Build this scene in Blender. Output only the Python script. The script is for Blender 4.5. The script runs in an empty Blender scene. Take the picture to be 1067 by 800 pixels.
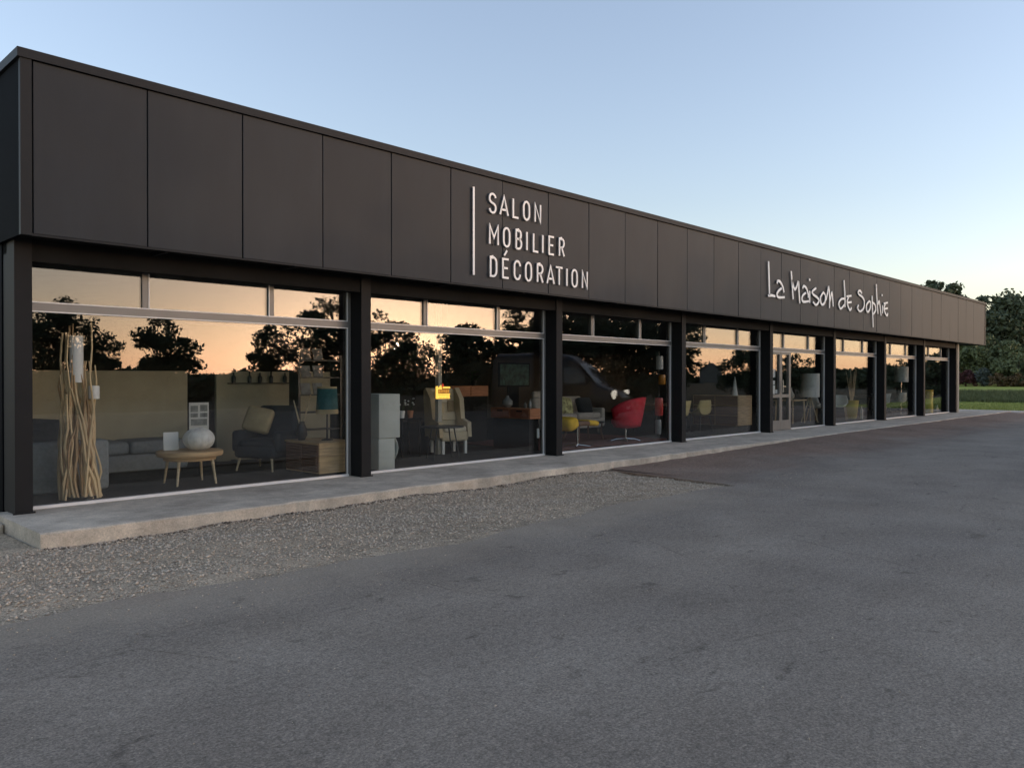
import bpy, bmesh, math, random
import numpy as np
from mathutils import Vector, Matrix
S = bpy.context.scene
COL = S.collection
R = math.radians
PI = math.pi

# ------------------------------------------------------------------ camera
cam_d = bpy.data.cameras.new("camera")
cam = bpy.data.objects.new("camera", cam_d); COL.objects.link(cam)
cam_d.sensor_width = 36.0
cam_d.lens = 36.0 * 832.0 / 1067.0
cam_d.clip_start = 0.05; cam_d.clip_end = 5000
cam.location = (0, -10.0, 1.6)
YAW = 43.57
cam.rotation_euler = (R(90 - 0.41), 0, R(YAW - 90))
S.camera = cam

# ------------------------------------------------------------------ world, sun, exposure
SUN_AZ = (0.62, -0.785)            # the sun stands low behind the trees beyond the car park
SUN_EL = 2.2
w = bpy.data.worlds.new("World"); S.world = w; w.use_nodes = True
nt = w.node_tree; nt.nodes.clear()
out = nt.nodes.new("ShaderNodeOutputWorld"); bg = nt.nodes.new("ShaderNodeBackground")
sky = nt.nodes.new("ShaderNodeTexSky"); sky.sky_type = 'NISHITA'; sky.sun_disc = False
sky.sun_elevation = R(SUN_EL); sky.sun_rotation = math.atan2(SUN_AZ[0], SUN_AZ[1])
sky.air_density = 1.0; sky.dust_density = 1.0; sky.ozone_density = 1.5; sky.altitude = 0
gm = nt.nodes.new("ShaderNodeGamma"); gm.inputs[1].default_value = 0.92     # evens out the dusk sky's huge range
tn = nt.nodes.new("ShaderNodeMix"); tn.data_type = 'RGBA'; tn.blend_type = 'MULTIPLY'; tn.inputs[0].default_value = 1
tn.inputs[7].default_value = (1.01, 1.032, 1.21, 1)
nt.links.new(sky.outputs[0], gm.inputs[0]); hs = nt.nodes.new("ShaderNodeHueSaturation"); hs.inputs["Saturation"].default_value = 0.76
nt.links.new(gm.outputs[0], hs.inputs["Color"]); nt.links.new(hs.outputs[0], tn.inputs[6]); nt.links.new(tn.outputs[2], bg.inputs[0])
bg.inputs[1].default_value = 0.15
nt.links.new(bg.outputs[0], out.inputs[0])
sun_d = bpy.data.lights.new("sun", 'SUN'); sun = bpy.data.objects.new("sun", sun_d); COL.objects.link(sun)
sun_d.energy = 0.06; sun_d.angle = R(0.6); sun_d.color = (1.0, 0.66, 0.38)
_d = Vector((SUN_AZ[0] * math.cos(R(SUN_EL)), SUN_AZ[1] * math.cos(R(SUN_EL)), math.sin(R(SUN_EL))))
sun.rotation_euler = _d.to_track_quat('Z', 'Y').to_euler()
S.view_settings.view_transform = 'Standard'; S.view_settings.look = 'None'
S.view_settings.exposure = 2.27; S.view_settings.gamma = 1
S.cycles.max_bounces = 8; S.cycles.diffuse_bounces = 4; S.cycles.glossy_bounces = 4
S.cycles.transparent_max_bounces = 16; S.cycles.transmission_bounces = 4
S.cycles.caustics_reflective = False; S.cycles.caustics_refractive = False
S.cycles.sample_clamp_indirect = 4
S.cycles.use_denoising = True

# ------------------------------------------------------------------ materials
MATS = {}
def mat(name, col, rough=0.7, metal=0.0, var=0.15, vscale=4.0, bump=0.0, bscale=60.0, stretch=None, spec=0.5, emit=None, coat=0.0, objvar=0.0):
    """Principled material with noise-varied colour and a fine bump."""
    if name in MATS: return MATS[name]
    m = bpy.data.materials.new(name); m.use_nodes = True
    n = m.node_tree.nodes; l = m.node_tree.links
    b = n["Principled BSDF"]
    b.inputs["Roughness"].default_value = rough; b.inputs["Metallic"].default_value = metal
    b.inputs["Specular IOR Level"].default_value = spec
    if coat: b.inputs["Coat Weight"].default_value = coat
    tc = n.new("ShaderNodeTexCoord"); mp = n.new("ShaderNodeMapping")
    l.new(tc.outputs["Object"], mp.inputs[0])
    if stretch: mp.inputs["Scale"].default_value = stretch
    no = n.new("ShaderNodeTexNoise"); no.inputs["Scale"].default_value = vscale; no.inputs["Detail"].default_value = 5
    l.new(mp.outputs[0], no.inputs[0])
    cr = n.new("ShaderNodeValToRGB")
    cr.color_ramp.elements[0].position = 0.3; cr.color_ramp.elements[1].position = 0.7
    cr.color_ramp.elements[0].color = tuple(c * (1 - var) for c in col) + (1,)
    cr.color_ramp.elements[1].color = tuple(min(1, c * (1 + var)) for c in col) + (1,)
    l.new(no.outputs[0], cr.inputs[0]); l.new(cr.outputs[0], b.inputs["Base Color"])
    if objvar:                                  # each piece of sheet metal a touch lighter or darker
        oi = n.new("ShaderNodeObjectInfo"); mr = n.new("ShaderNodeMapRange"); mr.inputs[3].default_value = 1-objvar; mr.inputs[4].default_value = 1+objvar
        l.new(oi.outputs["Random"], mr.inputs[0]); mx = n.new("ShaderNodeMix"); mx.data_type = 'RGBA'; mx.blend_type = 'MULTIPLY'; mx.inputs[0].default_value = 1
        l.new(cr.outputs[0], mx.inputs[6]); l.new(mr.outputs[0], mx.inputs[7]); l.new(mx.outputs[2], b.inputs["Base Color"])
    if bump:
        n2 = n.new("ShaderNodeTexNoise"); n2.inputs["Scale"].default_value = bscale; n2.inputs["Detail"].default_value = 4
        l.new(mp.outputs[0], n2.inputs[0])
        bp = n.new("ShaderNodeBump"); bp.inputs["Strength"].default_value = bump; bp.inputs["Distance"].default_value = 0.02
        l.new(n2.outputs[0], bp.inputs["Height"]); l.new(bp.outputs[0], b.inputs["Normal"])
    if emit:
        b.inputs["Emission Color"].default_value = tuple(emit[:3]) + (1,); b.inputs["Emission Strength"].default_value = emit[3]
    MATS[name] = m
    return m

def glass_mat(name, f0, tint):
    """Thin window glass: clear straight through, mirror share by Schlick's law (never painted by ray type)."""
    if name in MATS: return MATS[name]
    m = bpy.data.materials.new(name); m.use_nodes = True
    n = m.node_tree.nodes; l = m.node_tree.links; n.clear()
    o = n.new("ShaderNodeOutputMaterial"); mx = n.new("ShaderNodeMixShader")
    tr = n.new("ShaderNodeBsdfTransparent"); tr.inputs[0].default_value = tint + (1,)
    gl = n.new("ShaderNodeBsdfGlossy"); gl.inputs["Roughness"].default_value = 0.0; gl.inputs[0].default_value = (1, 1, 1, 1)
    ge = n.new("ShaderNodeNewGeometry"); dt = n.new("ShaderNodeVectorMath"); dt.operation = 'DOT_PRODUCT'
    l.new(ge.outputs["Incoming"], dt.inputs[0]); l.new(ge.outputs["Normal"], dt.inputs[1])
    ab = n.new("ShaderNodeMath"); ab.operation = 'ABSOLUTE'; l.new(dt.outputs["Value"], ab.inputs[0])
    s1 = n.new("ShaderNodeMath"); s1.operation = 'SUBTRACT'; s1.inputs[0].default_value = 1; l.new(ab.outputs[0], s1.inputs[1])
    pw = n.new("ShaderNodeMath"); pw.operation = 'POWER'; pw.inputs[1].default_value = 5; l.new(s1.outputs[0], pw.inputs[0])
    ma = n.new("ShaderNodeMath"); ma.operation = 'MULTIPLY_ADD'; ma.inputs[1].default_value = 1 - f0; ma.inputs[2].default_value = f0
    l.new(pw.outputs[0], ma.inputs[0]); l.new(ma.outputs[0], mx.inputs[0])
    tc = n.new("ShaderNodeTexCoord"); nz = n.new("ShaderNodeTexNoise"); nz.inputs["Scale"].default_value = 1.1; nz.inputs["Detail"].default_value = 1
    bp = n.new("ShaderNodeBump"); bp.inputs["Strength"].default_value = 1.0; bp.inputs["Distance"].default_value = 0.0011    # rolled glass is never quite flat
    l.new(tc.outputs["Object"], nz.inputs[0]); l.new(nz.outputs[0], bp.inputs["Height"]); l.new(bp.outputs[0], gl.inputs["Normal"])
    l.new(tr.outputs[0], mx.inputs[1]); l.new(gl.outputs[0], mx.inputs[2]); l.new(mx.outputs[0], o.inputs[0])
    MATS[name] = m
    return m

def ground_mat(name, cols, rough, fine, bump, patch=0.35, mott=0.25, grain=0.5, mid_s=5.0):
    """Mineral ground: large stains, mid mottling, fine grains."""
    m = bpy.data.materials.new(name); m.use_nodes = True
    n = m.node_tree.nodes; l = m.node_tree.links; b = n["Principled BSDF"]
    b.inputs["Roughness"].default_value = rough; b.inputs["Specular IOR Level"].default_value = 0.25
    tc = n.new("ShaderNodeTexCoord")
    def noise(sc, det=6, ro=0.6):
        t = n.new("ShaderNodeTexNoise"); t.inputs["Scale"].default_value = sc; t.inputs["Detail"].default_value = det
        t.inputs["Roughness"].default_value = ro; l.new(tc.outputs["Object"], t.inputs[0]); return t
    big, mid, fin = noise(patch, 7, 0.62), noise(mid_s, 6, 0.7), noise(fine, 3, 0.8)
    def ramp(src, a, c, p0, p1):
        r = n.new("ShaderNodeValToRGB"); r.color_ramp.elements[0].position = p0; r.color_ramp.elements[1].position = p1
        r.color_ramp.elements[0].color = a + (1,); r.color_ramp.elements[1].color = c + (1,); l.new(src.outputs[0], r.inputs[0]); return r
    base = ramp(big, cols[0], cols[1], 0.35, 0.65)
    m1 = ramp(mid, (1-mott,)*3, (1+mott*.8,)*3, 0.35, 0.68)
    m2 = ramp(fin, (1-grain,)*3, (1+grain*1.1, 1+grain, 1+grain*.9), 0.36, 0.68)
    x1 = n.new("ShaderNodeMix"); x1.data_type = 'RGBA'; x1.blend_type = 'MULTIPLY'; x1.inputs[0].default_value = 1
    x2 = n.new("ShaderNodeMix"); x2.data_type = 'RGBA'; x2.blend_type = 'MULTIPLY'; x2.inputs[0].default_value = 1
    l.new(base.outputs[0], x1.inputs[6]); l.new(m1.outputs[0], x1.inputs[7])
    l.new(x1.outputs[2], x2.inputs[6]); l.new(m2.outputs[0], x2.inputs[7])
    l.new(x2.outputs[2], b.inputs["Base Color"])
    ad = n.new("ShaderNodeMath"); ad.operation = 'ADD'; l.new(fin.outputs[0], ad.inputs[0]); l.new(mid.outputs[0], ad.inputs[1])
    bp = n.new("ShaderNodeBump"); bp.inputs["Strength"].default_value = bump; bp.inputs["Distance"].default_value = 0.012
    l.new(ad.outputs[0], bp.inputs["Height"]); l.new(bp.outputs[0], b.inputs["Normal"])
    MATS[name] = m
    return m

def leaf_mat(name, a, c):
    if name in MATS: return MATS[name]
    m = mat(name, a, 0.75, var=0.45, vscale=0.9, spec=0.2)
    r = [x for x in m.node_tree.nodes if x.type == 'VALTORGB'][0]
    r.color_ramp.elements[0].color = a + (1,); r.color_ramp.elements[1].color = c + (1,)
    return m

WOOD = lambda nm, c, st=(1, 1, 14): mat(nm, c, 0.55, var=0.28, vscale=3.0, stretch=st, bump=0.15, bscale=8)
M_PANEL = mat("panel_charcoal_brown", (0.0185, 0.0225, 0.0265), 0.56, var=0.2, vscale=1.8, bump=0.06, bscale=160, stretch=(1, 1, .35), spec=0.33, objvar=.13)
M_TRIM = mat("trim_charcoal", (0.012, 0.0135, 0.015), 0.55, var=0.08, spec=.25, bump=0.03, bscale=90)
M_BLACK = mat("soffit_black", (0.009, 0.009, 0.009), 0.7, var=0.3, vscale=2, spec=0.15)
M_COLUMN = mat("column_charcoal", (0.013, 0.013, 0.0135), 0.6, var=0.12, vscale=3, bump=0.05, bscale=120, spec=0.2)
M_POST = mat("end_post_grey", (0.16, 0.17, 0.16), 0.55, var=0.1)
M_ALU = mat("window_aluminium", (0.19, 0.185, 0.175), 0.45, 0.4, var=0.06)
M_BEAD = mat("window_bead_sky_sheen", (0.72, 0.71, 0.69), 0.4, 0.1, var=0.05)  # sky reflected on the frame's edges, painted in as a pale colour
M_GLASS = glass_mat("window_glass", 0.050, (0.93, 0.94, 0.93))
M_LETTER = mat("letter_white", (0.93, 0.925, 0.90), 0.35, var=0.02)
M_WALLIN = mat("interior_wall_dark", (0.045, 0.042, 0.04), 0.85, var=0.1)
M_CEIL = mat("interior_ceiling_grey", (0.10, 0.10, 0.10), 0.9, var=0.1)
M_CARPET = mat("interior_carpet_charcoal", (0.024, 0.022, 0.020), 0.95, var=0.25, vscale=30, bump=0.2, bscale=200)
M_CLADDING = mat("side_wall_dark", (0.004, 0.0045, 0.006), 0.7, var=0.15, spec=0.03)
M_BLACKMETAL = mat("black_metal", (0.02, 0.02, 0.02), 0.4, var=0.1)
M_CHROME = mat("chrome", (0.75, 0.75, 0.75), 0.18, 1.0, var=0.03)
M_OAK = WOOD("oak_wood", (0.60, 0.40, 0.21))
M_PALEWOOD = WOOD("pale_wood", (0.60, 0.47, 0.30))
M_WALNUT = WOOD("walnut_wood", (0.16, 0.08, 0.045))
M_ORANGEWOOD = WOOD("orange_wood", (0.42, 0.17, 0.075))
M_WHITE = mat("white_matt", (0.78, 0.77, 0.74), 0.6, var=0.04)
M_BARK = mat("bark", (0.055, 0.042, 0.032), 0.9, var=0.4, vscale=6, bump=0.5, bscale=20)

# ------------------------------------------------------------------ mesh helpers
class MB:
    def __init__(s): s.v = []; s.f = []
    def add(s, v, f):
        o = len(s.v); s.v += [tuple(p) for p in v]; s.f += [tuple(i + o for i in q) for q in f]; return s
    def box(s, x0, x1, y0, y1, z0, z1):
        v = [(x, y, z) for x in (x0, x1) for y in (y0, y1) for z in (z0, z1)]
        return s.add(v, [(0, 1, 3, 2), (4, 6, 7, 5), (0, 4, 5, 1), (2, 3, 7, 6), (0, 2, 6, 4), (1, 5, 7, 3)])
    def cbox(s, c, d): return s.box(c[0]-d[0]/2, c[0]+d[0]/2, c[1]-d[1]/2, c[1]+d[1]/2, c[2]-d[2]/2, c[2]+d[2]/2)
    def tube(s, pts, r, n=8, cap=True):
        pts = [Vector(p) for p in pts]; rs = r if isinstance(r, (list, tuple)) else [r] * len(pts)
        v = []; f = []; up = None
        for i, p in enumerate(pts):
            t = (pts[min(i+1, len(pts)-1)] - pts[max(i-1, 0)])
            t = t.normalized() if t.length > 1e-9 else Vector((0, 0, 1))
            a = Vector((1, 0, 0)) if abs(t.x) < 0.8 else Vector((0, 1, 0))
            if up is not None and abs(up.dot(t)) < 0.95: a = up
            u = (a - t * a.dot(t)).normalized(); w_ = t.cross(u); up = u
            for k in range(n):
                an = 2 * PI * k / n; v.append(p + (u * math.cos(an) + w_ * math.sin(an)) * rs[i])
        for i in range(len(pts) - 1):
            for k in range(n):
                f.append((i*n+k, i*n+(k+1) % n, (i+1)*n+(k+1) % n, (i+1)*n+k))
        if cap:
            f.append(tuple(range(n))[::-1]); f.append(tuple((len(pts)-1)*n+k for k in range(n)))
        return s.add(v, f)
    def lathe(s, prof, n=20, c=(0, 0, 0), sx=1, sy=1):
        v = []; f = []
        for (r, z) in prof:
            for k in range(n):
                a = 2 * PI * k / n; v.append((c[0]+r*sx*math.cos(a), c[1]+r*sy*math.sin(a), c[2]+z))
        for i in range(len(prof)-1):
            for k in range(n): f.append((i*n+k, i*n+(k+1) % n, (i+1)*n+(k+1) % n, (i+1)*n+k))
        f.append(tuple(range(n))[::-1]); f.append(tuple((len(prof)-1)*n+k for k in range(n)))
        return s.add(v, f)
    def rbox(s, c, d, r=0.03, seg=3, rot=None, puff=0.0):
        """box with rounded edges, optionally puffed like a cushion and turned by an Euler triple"""
        bm = bmesh.new(); bmesh.ops.create_cube(bm, size=1)
        bmesh.ops.scale(bm, vec=d, verts=bm.verts)
        r = min(r, min(d) * 0.49)
        bmesh.ops.bevel(bm, geom=bm.edges[:], offset=r, segments=seg, profile=0.5, affect='EDGES')
        if puff:
            bmesh.ops.subdivide_edges(bm, edges=bm.edges[:], cuts=1, use_grid_fill=True)
            ax = min(range(3), key=lambda i: d[i]); o = [i for i in range(3) if i != ax]
            for q in bm.verts:
                k = (1 - (2*q.co[o[0]]/d[o[0]])**2) * (1 - (2*q.co[o[1]]/d[o[1]])**2)
                q.co[ax] *= 1 + puff * max(0, k)
        M = Matrix.Translation(c)
        if rot:
            from mathutils import Euler
            M = M @ Euler(rot).to_matrix().to_4x4()
        bmesh.ops.transform(bm, matrix=M, verts=bm.verts)
        bm.verts.index_update()
        s.add([q.co[:] for q in bm.verts], [[q.index for q in f.verts] for f in bm.faces]); bm.free()
        return s
    def mesh(s, name, m, smooth=False):
        me = bpy.data.meshes.new(name); me.from_pydata(s.v, [], s.f); me.materials.append(m)
        bm = bmesh.new(); bm.from_mesh(me); bmesh.ops.recalc_face_normals(bm, faces=bm.faces); bm.to_mesh(me); bm.free()
        if smooth:
            me.polygons.foreach_set("use_smooth", [True] * len(me.polygons))
            try: me.set_sharp_from_angle(angle=R(40))
            except Exception: pass
        me.update(); return me
    def build(s, name, m, parent=None, loc=(0, 0, 0), smooth=False):
        o = bpy.data.objects.new(name, s.mesh(name, m, smooth)); COL.objects.link(o); o.location = loc
        if parent: o.parent = parent
        return o

def fast_mesh(name, V, F, m):
    """numpy mesh: V (n,3), F (k,3 or 4)"""
    me = bpy.data.meshes.new(name); k = F.shape[1]
    me.vertices.add(len(V)); me.vertices.foreach_set("co", V.astype(np.float32).ravel())
    me.loops.add(F.size); me.loops.foreach_set("vertex_index", F.astype(np.int32).ravel())
    me.polygons.add(len(F)); me.polygons.foreach_set("loop_start", np.arange(0, F.size, k, dtype=np.int32))
    me.update(calc_edges=True); me.materials.append(m); return me

def tag(o, label, cat=None, group=None):
    o["label"] = label
    if cat: o["category"] = cat
    if group: o["group"] = group
    return o
def thing(name, label, cat, loc=(0, 0, 0), rz=0.0, group=None):
    o = bpy.data.objects.new(name, None); COL.objects.link(o); o.location = loc; o.rotation_euler = (0, 0, rz)
    o.empty_display_size = 0.2
    return tag(o, label, cat, group)
def struct(o): o["kind"] = "structure"; return o
def stuff(o, label=None):
    o["kind"] = "stuff"
    if label: o["label"] = label
    return o
def inst(src, loc, parent=None, rz=0.0):
    o = src.copy(); COL.objects.link(o); o.location = loc; o.rotation_euler = (0, 0, rz)
    if parent: o.parent = parent
    return o
def copy_tree(o, parent=None, loc=None, rz=None):
    c = o.copy(); COL.objects.link(c); c.parent = parent
    if loc is not None: c.location = loc
    if rz is not None: c.rotation_euler = (0, 0, rz)
    for ch in list(o.children): copy_tree(ch, c)
    return c
def catmull(pts, n=6):
    P = [pts[0]] + list(pts) + [pts[-1]]; o = []
    for i in range(1, len(P) - 2):
        a, b, c, d = P[i-1], P[i], P[i+1], P[i+2]
        for k in range(n):
            t = k / n
            o.append(tuple(0.5*((2*b[j]) + (-a[j]+c[j])*t + (2*a[j]-5*b[j]+4*c[j]-d[j])*t*t + (-a[j]+3*b[j]-3*c[j]+d[j])*t**3) for j in range(len(a))))
    o.append(tuple(pts[-1])); return o

FL = 0.15      # shop floor and pavement level

# ------------------------------------------------------------------ ground
def ground():
    rng = random.Random(3)
    MB().add([(-1500, -1500, -0.14), (1500, -1500, -0.14), (1500, 1500, -0.14), (-1500, 1500, -0.14)], [(0, 1, 2, 3)]) \
        .build("ground", ground_mat("meadow_ground", ((0.055, 0.058, 0.034), (0.075, 0.078, 0.045)), 0.95, 9.0, 0.5, 0.05))
    struct(bpy.data.objects["ground"])
    # asphalt sheet: outline with a ragged edge along the gravel
    pts = [(-60, -26), (20, -26), (30, -14.5), (45.6, -10.5), (45.2, -4), (44.9, 0), (45.0, 9.0), (41.0, 9.0), (41.0, -1.6)]
    x = 41.0
    while x > 11.4:
        x -= 0.25; pts.append((x, -1.62 + rng.uniform(-.02, .02)))
    for k in range(1, 22):
        t = k / 21; pts.append((11.25 - 0.3*t + rng.uniform(-.035, .035), -1.62 - 2.6*t))
    x = 10.9
    while x > -12:
        x -= 0.12 + rng.random()*0.1
        pts.append((x, -4.12 + 0.12*math.sin(x*0.9) + 0.05*math.sin(x*3.1+1) + rng.uniform(-.035, .035)))
    pts += [(-60, -4.2)]
    n = len(pts)
    bm = bmesh.new()
    top = [bm.verts.new((p[0], p[1], 0)) for p in pts]; bot = [bm.verts.new((p[0], p[1], -0.13)) for p in pts]
    f = bm.faces.new(top)
    for i in range(n): bm.faces.new((top[i], bot[i], bot[(i+1) % n], top[(i+1) % n]))
    bmesh.ops.triangulate(bm, faces=[f])
    bmesh.ops.recalc_face_normals(bm, faces=bm.faces)
    me = bpy.data.meshes.new("asphalt_car_park"); bm.to_mesh(me); bm.free()
    me.materials.append(asphalt_mat())
    o = bpy.data.objects.new("asphalt_car_park", me); COL.objects.link(o); struct(o)
    v = []; f = []; xs_ = [11.3+0.3*i for i in range(99)]
    for i, x in enumerate(xs_):
        h = .02+.095*min(1, max(0, (x-12)/9)); j = rng.uniform(-.02, .02)
        v += [(x, -1.6, -.05), (x, -1.6, h+j*.3), (x, -1.75+j, h*.96+j*.3), (x, -2.3+j, h*.52), (x, -3.0, h*.16), (x, -3.6+j*3, .004)]
    for i in range(len(xs_)-1):
        for q in range(5): f.append((i*6+q, i*6+q+1, (i+1)*6+q+1, (i+1)*6+q))
    struct(MB().add(v, f).build("asphalt_ramp", MATS["asphalt"], smooth=True))
    # gravel bed
    gm = ground_mat("gravel_bed", ((0.41, 0.33, 0.235), (0.52, 0.42, 0.305)), 0.95, 55.0, 1.0, 0.7, .3, .55)
    nx, ny = 220, 60; X = np.linspace(-7, 11.4, nx); Y = np.linspace(-4.75, -1.5, ny)
    gx, gy = np.meshgrid(X, Y, indexing='ij')
    h = gravel_h(gx, gy)
    V = np.stack([gx.ravel(), gy.ravel(), h.ravel()], 1)
    i = (np.arange(nx-1)[:, None]*ny + np.arange(ny-1)[None, :]).ravel()
    F = np.stack([i, i+ny, i+ny+1, i+1], 1)
    o = bpy.data.objects.new("gravel_strip", fast_mesh("gravel_strip", V, F, gm)); COL.objects.link(o); struct(o)
    m = MB(); m.add([(-60, -4.8, -.06), (-7, -4.8, -.06), (-7, -1.5, -.03), (-7, 30, -.03), (-60, 30, -.03)], [(0, 1, 2, 3, 4)])
    m.add([(-7, -1.5, -.03), (2.36, -1.5, -.01), (2.36, 30, -.01), (-7, 30, -.03)], [(0, 1, 2, 3)])
    struct(m.build("gravel_yard", gm))
    # pebbles
    g = np.random.default_rng(5)
    def pebbles(name, px, py, pz, s, m, label):
        k = len(px)
        base = np.array([(1, 0, 0), (-1, 0, 0), (0, 1, 0), (0, -1, 0), (0, 0, 1), (0, 0, -1)], float)
        fc = np.array([(0, 2, 4), (2, 1, 4), (1, 3, 4), (3, 0, 4), (2, 0, 5), (1, 2, 5), (3, 1, 5), (0, 3, 5)])
        P = base[None]*np.stack([s*g.uniform(.7, 1.3, k), s*g.uniform(.6, 1.1, k), s*g.uniform(.4, .8, k)], 1)[:, None, :]
        P = P * g.uniform(.75, 1.2, (k, 6, 1))
        a = g.uniform(0, 2*PI, k); c, sn = np.cos(a), np.sin(a)
        Q = np.stack([P[..., 0]*c[:, None]-P[..., 1]*sn[:, None], P[..., 0]*sn[:, None]+P[..., 1]*c[:, None], P[..., 2]], -1)
        Q += np.stack([px, py, pz], 1)[:, None, :]
        F = (np.arange(k)[:, None, None]*6 + fc[None]).reshape(-1, 3)
        ob = bpy.data.objects.new(name, fast_mesh(name, Q.reshape(-1, 3), F, m)); COL.objects.link(ob); stuff(ob, label)
    k = 52000
    px = g.uniform(-4, 11.1, k); py = -4.15 + 2.5*g.random(k)**0.85
    keep = (g.random(k) < 0.35 + 0.65*np.clip((py+4.2)/0.9, 0, 1)) & (np.sin(px*1.3)+np.sin(py*4+px)+g.normal(0, 1.2, k) > -1.6)
    px, py = px[keep], py[keep]; s = 0.006 + 0.015*g.random(len(px))**2.5
    pm = mat("pebble_grey", (0.48, 0.40, 0.31), 0.9, var=0.6, vscale=28)
    pebbles("gravel", px, py, gravel_h(px, py)+s*0.3, s, pm, "loose grey gravel lying between the pavement and the asphalt")
    k = 2600
    px = g.uniform(-1, 14, k); py = g.uniform(-9, -4.3, k); py = np.where(g.random(k) < .7, -4.15-0.9*g.random(k)**2, py)
    s = 0.003 + 0.006*g.random(k)**3
    pebbles("asphalt_grit", px, py, s*0.4, s, pm, "stray grit scattered over the asphalt")
    k = 1800
    px = g.uniform(2.4, 16, k); py = -1.66-0.10*g.random(k)**2; s = 0.006+0.016*g.random(k)**2
    pebbles("edge_debris", px, py, np.where(px < 11.2, gravel_h(px, py), 0.0)+s*.3, s, mat("debris_brown", (.16, .125, .09), .9, var=.7, vscale=20), "brown debris and chips lying along the foot of the pavement")
    # pavement slab with a worn front edge
    rng = random.Random(8); m = MB(); xs = [2.38]
    while xs[-1] < 41: xs.append(xs[-1] + 0.16)
    v = []; f = []
    for i, x in enumerate(xs):
        j = rng.uniform(-.008, .016) + 0.015*math.sin(x*.8) + (0.07*rng.random()**3 if x > 5 else 0.01*rng.random())
        v += [(x, 0.0, FL-0.004), (x, -1.605+j, FL-0.013+rng.uniform(-.002, .002)), (x, -1.625+j, FL-0.026+rng.uniform(-.008, .006)), (x, -1.64+j*.8, -0.12)]
    for i in range(len(xs)-1):
        for q in range(3): f.append((i*4+q, i*4+q+1, (i+1)*4+q+1, (i+1)*4+q))
    m.add(v, f); m.add([v[0], v[1], v[2], v[3], (2.38, 0, -.12)], [(0, 1, 2, 3, 4)])
    e = v[-4:]; m.add([e[0], e[1], e[2], e[3], (xs[-1], 0, -.12)], [(4, 3, 2, 1, 0)])
    struct(m.build("pavement", ground_mat("concrete_pavement", ((0.47, 0.40, 0.315), (0.63, 0.545, 0.43)), 0.85, 60, 0.2, 0.9, .24, .18, 3.0)))
    m = MB(); m.box(41.02, 45.3, -1.66, 9, -.1, 0.02)
    struct(m.build("pavement_end", MATS["concrete_pavement"]))
    m = MB(); m.rbox((1.9, -0.15, 0.02), (0.95, 0.6, 0.14), 0.04)
    struct(m.build("plinth_footing", MATS["concrete_pavement"]))
    # kerb round the car park, far side
    m = MB(); m.box(-60, 20, -26.15, -26, -.1, .12)
    struct(m.build("kerb", MATS["concrete_pavement"]))
    # lawn to the right with a bank
    lm = ground_mat("lawn_grass", ((0.26, 0.30, 0.05), (0.34, 0.38, 0.07)), 0.95, 14, 0.8, 0.25)
    xs = [45.3, 50, 57, 58.5, 61, 63.5, 66, 76, 86, 110, 160]
    zs = [0.0, .01, 0.03, 0.12, 0.3, 0.5, 0.56, .72, .85, .95, 1.0]
    v = []; f = []; ys = [-8.5, -6, -4, 0, 4, 8, 14, 22, 40, 90]
    for x, z in zip(xs, zs):
        for y in ys: v.append((x + 0.25*math.sin(y*.7), y, z if y > -8 else -.02))
    for i in range(len(xs)-1):
        for j in range(len(ys)-1):
            a = i*len(ys)+j; f.append((a, a+len(ys), a+len(ys)+1, a+1))
    struct(MB().add(v, f).build("lawn", lm, smooth=True))
    # grass blades on the lawn and the long grass of its bank
    def blades(name, k, x0, x1, hgt, m, label):
        px = g.uniform(x0, x1, k); py = g.uniform(-5, 14, k)
        pz = np.interp(px, xs, zs) - 0.02
        a = g.uniform(0, PI, k); h = hgt*g.uniform(.5, 1.2, k); wd = 0.03 + 0.02*g.random(k)
        dx, dy = np.cos(a)*wd, np.sin(a)*wd; lx, ly = g.normal(0, .35, k)*h, g.normal(0, .35, k)*h
        V = np.stack([np.stack([px-dx, py-dy, pz], 1), np.stack([px+dx, py+dy, pz], 1), np.stack([px+lx, py+ly, pz+h], 1)], 1).reshape(-1, 3)
        o = bpy.data.objects.new(name, fast_mesh(name, V, np.arange(3*k).reshape(-1, 3), m)); COL.objects.link(o); stuff(o, label)
    blades("lawn_blades", 26000, 45.2, 58, 0.10, leaf_mat("grass_blade", (0.26, 0.29, 0.085), (0.36, 0.39, 0.12)), "short green grass blades at the edge of the lawn")
    blades("bank_grass", 24000, 57.5, 65, 0.32, leaf_mat("bank_blade", (0.11, 0.125, 0.055), (0.17, 0.185, 0.08)), "long dark grass growing on the bank of the lawn")

def gravel_h(x, y):
    return (-0.03 + 0.02*np.clip((8-x)/6, 0, 1) + 0.012*np.sin(x*1.7+y*2)*np.sin(y*3.1-x*.6)
            + 0.006*np.sin(x*7+y*5) + 0.055*np.clip((y+2.2)/0.55, 0, 1)**1.5*np.clip((x-3.2)/3, 0, 1)*(0.75+0.25*np.sin(x*2.1)))

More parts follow.
